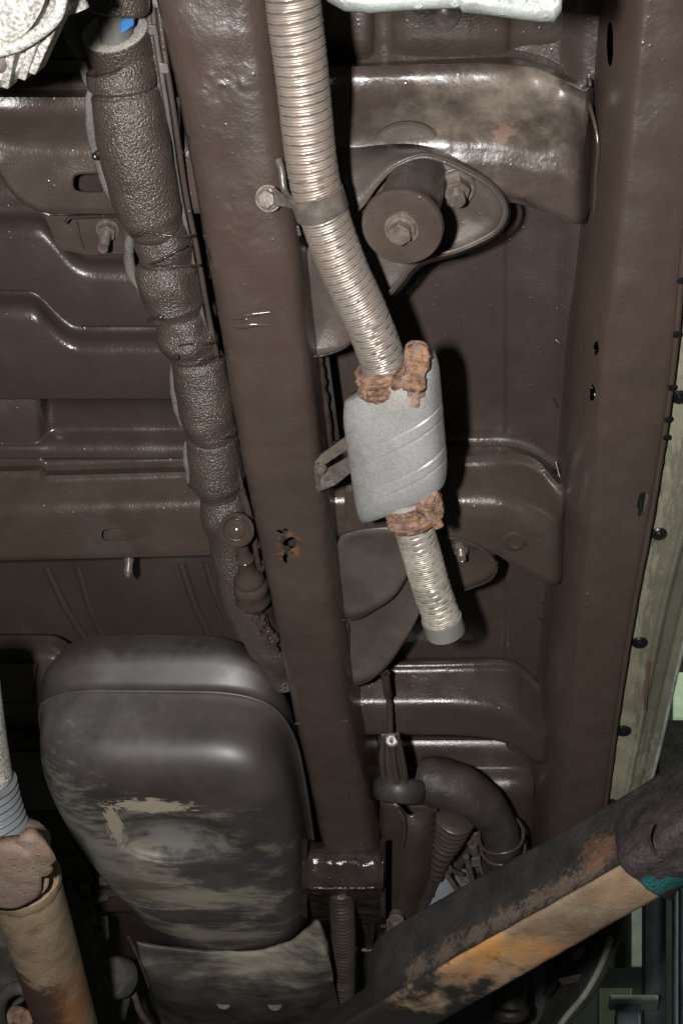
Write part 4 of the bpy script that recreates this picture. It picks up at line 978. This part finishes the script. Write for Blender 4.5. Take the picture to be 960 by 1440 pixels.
tube('side_lug', catmull(PW([(92, -20, .68), (98, 0, .68), (104, 16, .68)]), 6), .010, alu, cg, 14, lump=.003, lscale=90)
pl = thing('pale_metal_plate', 'crumpled whitish metal plate edge across the top of the frame', 'metal plate', W(620, 0, .66))
ed = [(478, -4), (490, 10), (540, 12), (590, 8), (650, 6), (664, 14), (720, 20), (762, 25), (782, 26), (780, 8), (786, -10)]
cols = []
for i, (x, y) in enumerate([(462, -4), (486, 10), (520, 13), (560, 10), (600, 8), (648, 6), (652, 12), (690, 16), (740, 23), (776, 27), (784, 14), (786, 0)]):
    cols.append([(x*.96+25, y-150, .655), (x, y-24, .648), (x, y-7, .646), (x, y-1, .649), (x, y, .652), (x, y+1, .664)])
loft('plate', cols, alu_w, pl, it=2, itc=0, lump=.0012, mx=.006)
for x, y in ((588, 2), (640, 0)):
    lathe('rivet', W(x, y, .647), DN, [(0, .004), (.001, .0035), (.0018, .001)], alu_w, pl, 14)
# ================================================================== CENTRE BOTTOM CLUSTER
hc = thing('brake_cable_bracket', 'brown pressed bracket and lever carrying the hand brake cable, right of the rail end', 'cable bracket', W(560, 1080, .86))
tube('cable', catmull(PW([(543, 945, .88), (545, 975, .88), (548, 1000, .875), (549, 1050, .86), (552, 1062, .855)]), 8), .0036, paint, hc, 12, rf=lambda s, a: 1+.12*math.sin(2*math.pi*s/.012))
tube('cable_clip', PW([(540, 948, .874), (543, 960, .872), (545, 978, .872)]), .005, paint_gloss, hc, 8, lump=.002, lscale=200)
hull('lever_plate', PW([(534, 1032, .86), (562, 1030, .86), (572, 1108, .85), (566, 1116, .85), (540, 1116, .85), (532, 1070, .85)]), PW([(534, 1032, .87), (562, 1030, .87), (572, 1108, .86), (566, 1116, .86), (540, 1116, .86), (532, 1070, .86)]), paint, hc, .002)
tube('lever_rib', catmull(PW([(539, 1036, .858), (537, 1070, .85), (541, 1112, .848)]), 6), .0035, paint, hc, 10)
tube('lever_rib', catmull(PW([(558, 1034, .858), (566, 1070, .85), (571, 1108, .848)]), 6), .0035, paint, hc, 10)
tube('clevis_pin', PW([(550, 1040, .856), (553, 1070, .85), (558, 1100, .845)]), .004, paint, hc, 12)
lathe('pin_eye', W(551, 1041, .856), toCam(W(551, 1041, .856)), [(0, .008), (.003, .008), (.004, .004), (.003, .001)], paint, hc, 20)
lathe('rubber_gaiter', W(563, 1094, .87), W(560, 1134, .845)-W(563, 1094, .87), [(0, .028), (.004, .032), (.012, .033), (.022, .032), (.028, .028), (.030, .020)], mat('gaiter_rubber', (.052, .045, .042), .5, bump=.3), hc, 40)
cols = [[(535, 1125, .87), (534, 1180, .865), (540, 1240, .86), (546, 1300, .86)], [(560, 1128, .862), (556, 1180, .858), (552, 1240, .855), (550, 1306, .86)], [(575, 1150, .862), (580, 1172, .845), (572, 1230, .845), (562, 1306, .85)], [(596, 1132, .865), (600, 1178, .85), (590, 1240, .85), (570, 1306, .855)], [(612, 1132, .88), (614, 1190, .87), (604, 1250, .87), (580, 1306, .87)]]
loft('pressed_arm', cols, paint, hc, it=2, itc=2, mx=.01)
slab('top_flange', [(575, 1135), (616, 1134), (614, 1142), (580, 1142)], .858, .004, paint, hc)
tube('hook', catmull(PW([(558, 1138, .85), (566, 1150, .848), (568, 1172, .846), (564, 1190, .846)]), 8), .0035, paint, hc, 8, lump=.001, lscale=200)
lathe('pivot_bush', W(556, 1290, .84), toCam(W(556, 1290, .84))+Vector((0,0,-1.2)), [(0, .012), (.012, .012), (.013, .009), (.006, .008)], bolt_m, hc, 24)
cb = thing('ribbed_grommet_cable', 'brown sleeved cable with ribbed grommets beside the pressed bracket', 'cable', W(620, 1200, .86))
tube('cable_sleeve', catmull(PW([(612, 1228, .86), (602, 1256, .86), (590, 1285, .86), (578, 1320, .86)]), 8), .0068, paint, cb, 14)
gp = catmull(PW([(640, 1150, .87), (630, 1180, .87), (620, 1205, .865), (612, 1235, .86)]), 30)
tube('grommet', gp, lambda t: .024-.016*t, paint, cb, 28, rf=lambda s, a: 1+.07*math.sin(2*math.pi*s/.011))
ch_ = thing('curled_hose', 'fat dark brown rubber hose curling over to the right', 'hose', W(670, 1120, .86))
hpth = catmull(PW([(590, 1095, .885), (612, 1100, .88), (650, 1112, .875), (682, 1136, .87), (702, 1168, .87), (706, 1200, .875), (698, 1240, .89)]), 16)
tube('hose_wall', hpth, lambda t: .029+.003*math.sin(t*7)-.004*t, mat('hose_rubber', (.060, .050, .046), .5, var=.2, bump=.5, bscale=300), ch_, 40, lump=.003, lscale=40)
for q in (.70, .79, .90):
    i = int(q*(len(hpth)-1)); fr_ = frames(hpth)[i]
    tube('crease_ring', [hpth[i]+(fr_[0]*math.cos(a)+fr_[1]*math.sin(a))*.0285+Vector((0, .002*math.sin(3*a), 0)) for a in [k*math.pi/14 for k in range(29)]], .0022, paint, ch_, 8, caps=False)
gr = thing('gearbox_details', 'small grey clips and struts in the gap under the curled hose', 'bracket', W(665, 1190, .9))
slab('cross_clip', [(650, 1174), (684, 1172), (684, 1188), (652, 1189)], .89, .004, bolt_m, gr)
tube('strut', PW([(664, 1188, .90), (672, 1215, .90), (680, 1245, .90)]), .006, dull, gr, 10)
tube('strut', PW([(676, 1188, .90), (682, 1215, .90), (684, 1245, .90)]), .004, dull, gr, 10)
tube('strut', PW([(660, 1195, .90), (645, 1215, .90), (632, 1232, .90)]), .006, paint, gr, 10)
lathe('round_end', W(650, 1235, .90), toCam(W(650, 1235, .9)), [(0, .014), (.008, .012), (.010, .001)], dull, gr, 20)
for (a, b) in (((622, 1222), (650, 1262)), ((655, 1205), (664, 1240))):
    tube('tie_rod', PW([(a[0], a[1], .865), (b[0], b[1], .865)]), .0038, bolt_m, gr, 10)
fs = thing('foil_sheet', 'bright silvery sheet corner poking up behind the lift arm', 'metal sheet', W(620, 1270, .86))
a = PW([(598, 1285, .86), (618, 1228, .88), (662, 1262, .88), (640, 1300, .86), (596, 1310, .85)])
hull('sheet', a, [p+UP*.003 for p in a], card, fs, .0006)
# ================================================================== LIFT ARM
la = thing('lift_arm', 'rusty black square lift arm reaching in from the lower right', 'lift arm', W(680, 1320, .60))
# box: low edge (ridge) at H .56; far lower edge slightly higher beyond; top edge of near face .64
ridge0 = W(330, 1508, .575); ridge1 = W(905, 1205, .545)
top0 = W(330, 1470, .66); top1 = W(900, 1108, .64)
def lp(a, b, t): return a.lerp(b, t)
dirA = (ridge1-ridge0).normalized()
rows = []
stn = [0, .18, .335, .34, .36, .385, .42, .6, .8, .9, 1.0]
TOPp = {0: (300, 1500), .18: (425, 1443), .335: (512, 1396), .34: (520, 1380), .36: (519, 1345), .385: (530, 1322), .42: (560, 1300), .6: (670, 1238), .8: (790, 1172), .9: (865, 1128), 1.0: (930, 1090)}
RID = [(300, 1560), (425, 1478), (512, 1426), (520, 1421), (530, 1415), (545, 1406), (600, 1374), (700, 1318), (790, 1268), (868, 1224), (935, 1186)]
BOT = [(400, 1600), (500, 1520), (590, 1455), (598, 1450), (606, 1445), (620, 1437), (680, 1401), (770, 1350), (850, 1304), (928, 1260), (985, 1228)]
for s, r, b in zip(stn, RID, BOT):
    t = TOPp[s]
    pr_ = [W(t[0], t[1], .655)+Vector((.01, .03, .01)), W(t[0], t[1], .650), lp(W(t[0], t[1], .650), W(r[0], r[1], .572), .06), lp(W(t[0], t[1], .650), W(r[0], r[1], .572), .5), lp(W(t[0], t[1], .650), W(r[0], r[1], .572), .93), W(r[0], r[1], .568)]
    rows.append(pr_)
o = loft('side_plate', rows, arm_m, la, it=1, itc=1, world=True, mx=.006, lump=.0012)
rows2 = []
for s, r, b in zip(stn, RID, BOT):
    A1 = W(r[0], r[1], .5675); B1 = W(b[0], b[1], .567)
    rows2.append([A1+Vector((0, -.001, .003)), lp(A1, B1, .04), lp(A1, B1, .5), lp(A1, B1, .96), B1+Vector((0, .001, .004)), B1+UP*.08])
loft('bottom_plate', rows2, arm_r, la, it=1, itc=1, world=True, mx=.006, lump=.0008)
sv = thing('rubber_arm_sleeve', 'rough black rubber sleeve with chipped teal paint over the lift arm, right edge', 'rubber sleeve', W(920, 1180, .58))
ax_s = (W(1010, 1150, .56)-W(870, 1225, .56)).normalized()
sec = [(866, 1168), (878, 1128), (920, 1085), (905, 1180)]
def sleeve_ring(dx, dy, g=0):
    return [W(x+dx, y+dy, h) for x, y, h in ((872, 1128, .662), (863, 1162, .62), (866, 1206, .570), (876, 1228, .555), (905, 1250, .552), (930, 1266, .552), (948, 1268, .57), (950, 1200, .66), (905, 1120, .68))]
rows = []
for i, (dx, dy) in enumerate(((4, -2), (0, 0), (3, -8), (20, -22), (50, -42), (85, -62), (130, -88), (200, -120))):
    rg = sleeve_ring(dx, dy)
    if i == 0:
        c_ = sum(rg, Vector())/len(rg); rg = [c_.lerp(q, .90) for q in rg]
    rows.append(chaikin(rg, 2, True))
rows = [list(r) for r in zip(*[chaikin(list(c), 1) for c in zip(*rows)])]
rows = finer(rows, .006)
v, f = grid(rows, True)
v = [p+Vector((noise.noise(p*60), noise.noise(p*60+Vector((9, 0, 0))), noise.noise(p*60+Vector((0, 9, 0)))))*.0022 for p in v]
mesh('sleeve', v, f, sleeve_m, sv)
tube('tear_ridge', catmull(PW([(915, 1160, .556), (912, 1178, .554), (918, 1196, .554), (926, 1205, .553)]), 6), .0014, sleeve_m, sv, 8)
# small hoses, clips and brackets crowding the dark bottom of the frame
md = thing('pipe_tangle', 'dim tangle of thin pipes and clips in the dark between rail end and lift arm', 'pipes', W(600, 1240, .88))
for pts, r, m_ in (([(520, 1250, .88), (524, 1300, .88), (516, 1350, .87), (520, 1400, .87)], .005, dark), ([(640, 1150, .9), (628, 1188, .9), (640, 1220, .9), (664, 1246, .89)], .0045, bolt_m),
        ([(690, 1178, .9), (700, 1200, .9), (694, 1226, .89)], .0035, paint), ([(604, 1180, .875), (620, 1196, .87), (634, 1222, .87), (650, 1230, .88)], .003, bolt_m),
        ([(572, 1300, .88), (584, 1270, .88), (606, 1240, .88)], .004, dull), ([(530, 1330, .86), (542, 1322, .86), (548, 1300, .865)], .0035, bolt_m), ([(508, 1336, .87), (528, 1336, .87)], .003, bolt_m)):
    tube('pipe', catmull(PW(pts), 8), r, m_, md, 10, lump=.0005, lscale=120)
for x, y in ((546, 1244), (626, 1226), (668, 1214), (690, 1196), (604, 1262), (540, 1300)):
    slab('clip', [(x-6, y-5), (x+7, y-7), (x+8, y+4), (x-5, y+6)], .868, .004, bolt_m if x % 4 else dull, md, .0008)
ml = thing('axle_clutter', 'dim pipes and clips on the axle in the dark gap left of the fuel tank', 'pipes', W(110, 1330, .85))
for pts, r, m_ in (([(96, 1240, .88), (110, 1262, .88), (128, 1268, .87), (150, 1262, .87)], .005, dull), ([(128, 1268, .87), (134, 1290, .86), (130, 1312, .86)], .004, bolt_m), ([(100, 1180, .90), (118, 1210, .90), (132, 1236, .89)], .004, paint),
        ([(150, 1345, .85), (168, 1362, .84), (178, 1398, .84), (172, 1430, .83)], .006, dull), ([(188, 1396, .84), (198, 1424, .83), (214, 1446, .83)], .005, bolt_m), ([(90, 1300, .86), (104, 1330, .85), (112, 1352, .84)], .004, bolt_m)):
    tube('pipe', catmull(PW(pts), 8), r, m_, ml, 10, lump=.0008, lscale=120)
for x, y in ((120, 1250), (146, 1240), (104, 1290), (126, 1352), (172, 1376)):
    slab('clip', [(x-7, y-4), (x+7, y-6), (x+6, y+6), (x-6, y+5)], .855, .004, dull, ml, .0008)
# ================================================================== FENDER LINER, SHOCK, WORKSHOP
wa = thing('wheel_arch_liner', 'dark wheel arch liner with a pale curved edge under the lift arm, lower right', 'wheel arch', W(800, 1380, .9))
cols = []
edge = [(878, 1240), (872, 1280), (860, 1320), (846, 1358), (824, 1398), (796, 1432), (770, 1470)]
for (x, y) in edge:
    cols.append([(x, y, .86), (x-5, y-1, .858), (x-14, y-3, .872), (x-40, y-6, .93), (x-90, y-14, .97), (x-190, y-30, .99)])
loft('liner', cols, mat('liner_plastic', (.05, .055, .05), .55, bump=.3), wa, it=1, itc=2)
tube('pale_edge', catmull(PW([(x-2, y, .855) for x, y in edge[2:]]), 8), .0042, mat('pale_rubber_edge', (.42, .43, .36), .6), wa, 10)
tube('edge_bead', catmull(PW([(x+3, y+2, .86) for x, y in edge]), 8), .006, mat('dark_edge', (.07, .06, .045), .6), wa, 10)
sh = thing('shock_absorber', 'black shock absorber body hanging between arm and wheel arch', 'shock absorber', W(715, 1400, .85))
tube('canister', PW([(716, 1350, .88), (716, 1380, .86), (716, 1418, .83)]), .0245, dark, sh, 32)
lathe('canister_base', W(716, 1412, .835), W(716, 1440, .82)-W(716, 1412, .835), [(0, .0235), (.004, .027), (.012, .027), (.020, .018), (.022, .001)], dark, sh, 32)
li = thing('steering_link', 'thin dark diagonal link in front of the wheel arch liner', 'link rod', W(790, 1360, .88))
tube('link', catmull(PW([(812, 1334, .90), (798, 1354, .90), (782, 1378, .90), (768, 1398, .90)]), 6), .0055, dark, li, 12)
tube('link_end', PW([(808, 1342, .89), (820, 1326, .89)]), .009, bolt_m, li, 12)
slab('link_clip', [(784, 1378), (816, 1372), (818, 1380), (790, 1386)], .885, .003, bolt_m, li)
hb = thing('far_axle_strut', 'thin grey upright strut left of the wheel arch liner', 'strut', W(758, 1400, .92))
tube('strut', PW([(757, 1340, .93), (760, 1400, .93), (752, 1450, .92)]), .010, dull, hb, 14)
# workshop beyond the car
wall = bpy.data.objects
def boxw(name, x0, x1, y0, y1, z0, z1, m, parent=None, bevel=.004):
    a = [Vector((x0, y0, z0)), Vector((x1, y0, z0)), Vector((x1, y1, z0)), Vector((x0, y1, z0))]
    return hull(name, a, [p+Vector((0, 0, z1-z0)) for p in a], m, parent, bevel)
o = boxw('wall', -4, 6, 4.0, 4.1, -1.3, 5, wall_w); o['kind'] = 'structure'
o = boxw('ceiling', -4, 6, -1.5, 4.0, 4.6, 4.7, wall_w); o['kind'] = 'structure'
def wy(px, py, Y):
    d = ray(px, py); return d*(Y/d.y)
def post(name, label, cat, px0, px1, py0, py1, Y, m, d=.08, group=None):
    a = [wy(px0, py0, Y), wy(px1, py0, Y), wy(px1, py1, Y), wy(px0, py1, Y)]
    o = hull(name, a, [p+Vector((0, d, 0)) for p in a], m, None, .005); tag(o, label, cat, group); return o
post('steel_post', 'widest blue grey steel post in the workshop background', 'post', 905, 936, 1180, 1480, 3.2, steel_w, .1, 'workshop steel posts')
post('steel_post', 'thin blue grey steel post at the lower right border', 'post', 946, 953, 1180, 1480, 3.1, steel_w, .05, 'workshop steel posts')
post('steel_post', 'right hand grey steel post cut by the photo border', 'post', 957, 985, 1180, 1480, 3.15, steel_w, .1, 'workshop steel posts')
post('green_panel', 'olive green wall panel beyond the wheel arch', 'panel', 840, 888, 1200, 1480, 3.6, green_w, .03)
post('white_panel', 'pale whitewashed wall panel between green panel and steel post', 'panel', 886, 908, 1200, 1360, 3.55, white_w, .03)
post('horizontal_pipe', 'pale horizontal pipe crossing the workshop background', 'pipe', 840, 918, 1360, 1376, 3.3, white_w, .06)
post('bench_top', 'pale green ledge low in the workshop background', 'ledge', 856, 925, 1398, 1406, 3.0, white_w, .06)
post('shelf_block', 'dull pale box on the lower right workshop ledge', 'box', 866, 900, 1408, 1480, 3.02, steel_w, .1)
post('wall_shelf', 'dark rusty shelf seen under the lift arm', 'shelf', 600, 655, 1406, 1418, 2.6, green_w, .1)
lamp = post('lit_window', 'bright green tinted workshop window beyond the sill, right edge', 'window', 946, 1000, 945, 1008, 3.8, mat('x_window', (.3, .4, .25), .5), .03)
mw = lamp.data.materials[0]; mw.name = 'daylit_glass'
bs = mw.node_tree.nodes['Principled BSDF']; bs.inputs['Emission Color'].default_value = (.75, .92, .62, 1); bs.inputs['Emission Strength'].default_value = .3
post('dark_machine', 'dark machine silhouette below the workshop window', 'machine', 925, 1000, 1012, 1120, 3.6, dark, .2)
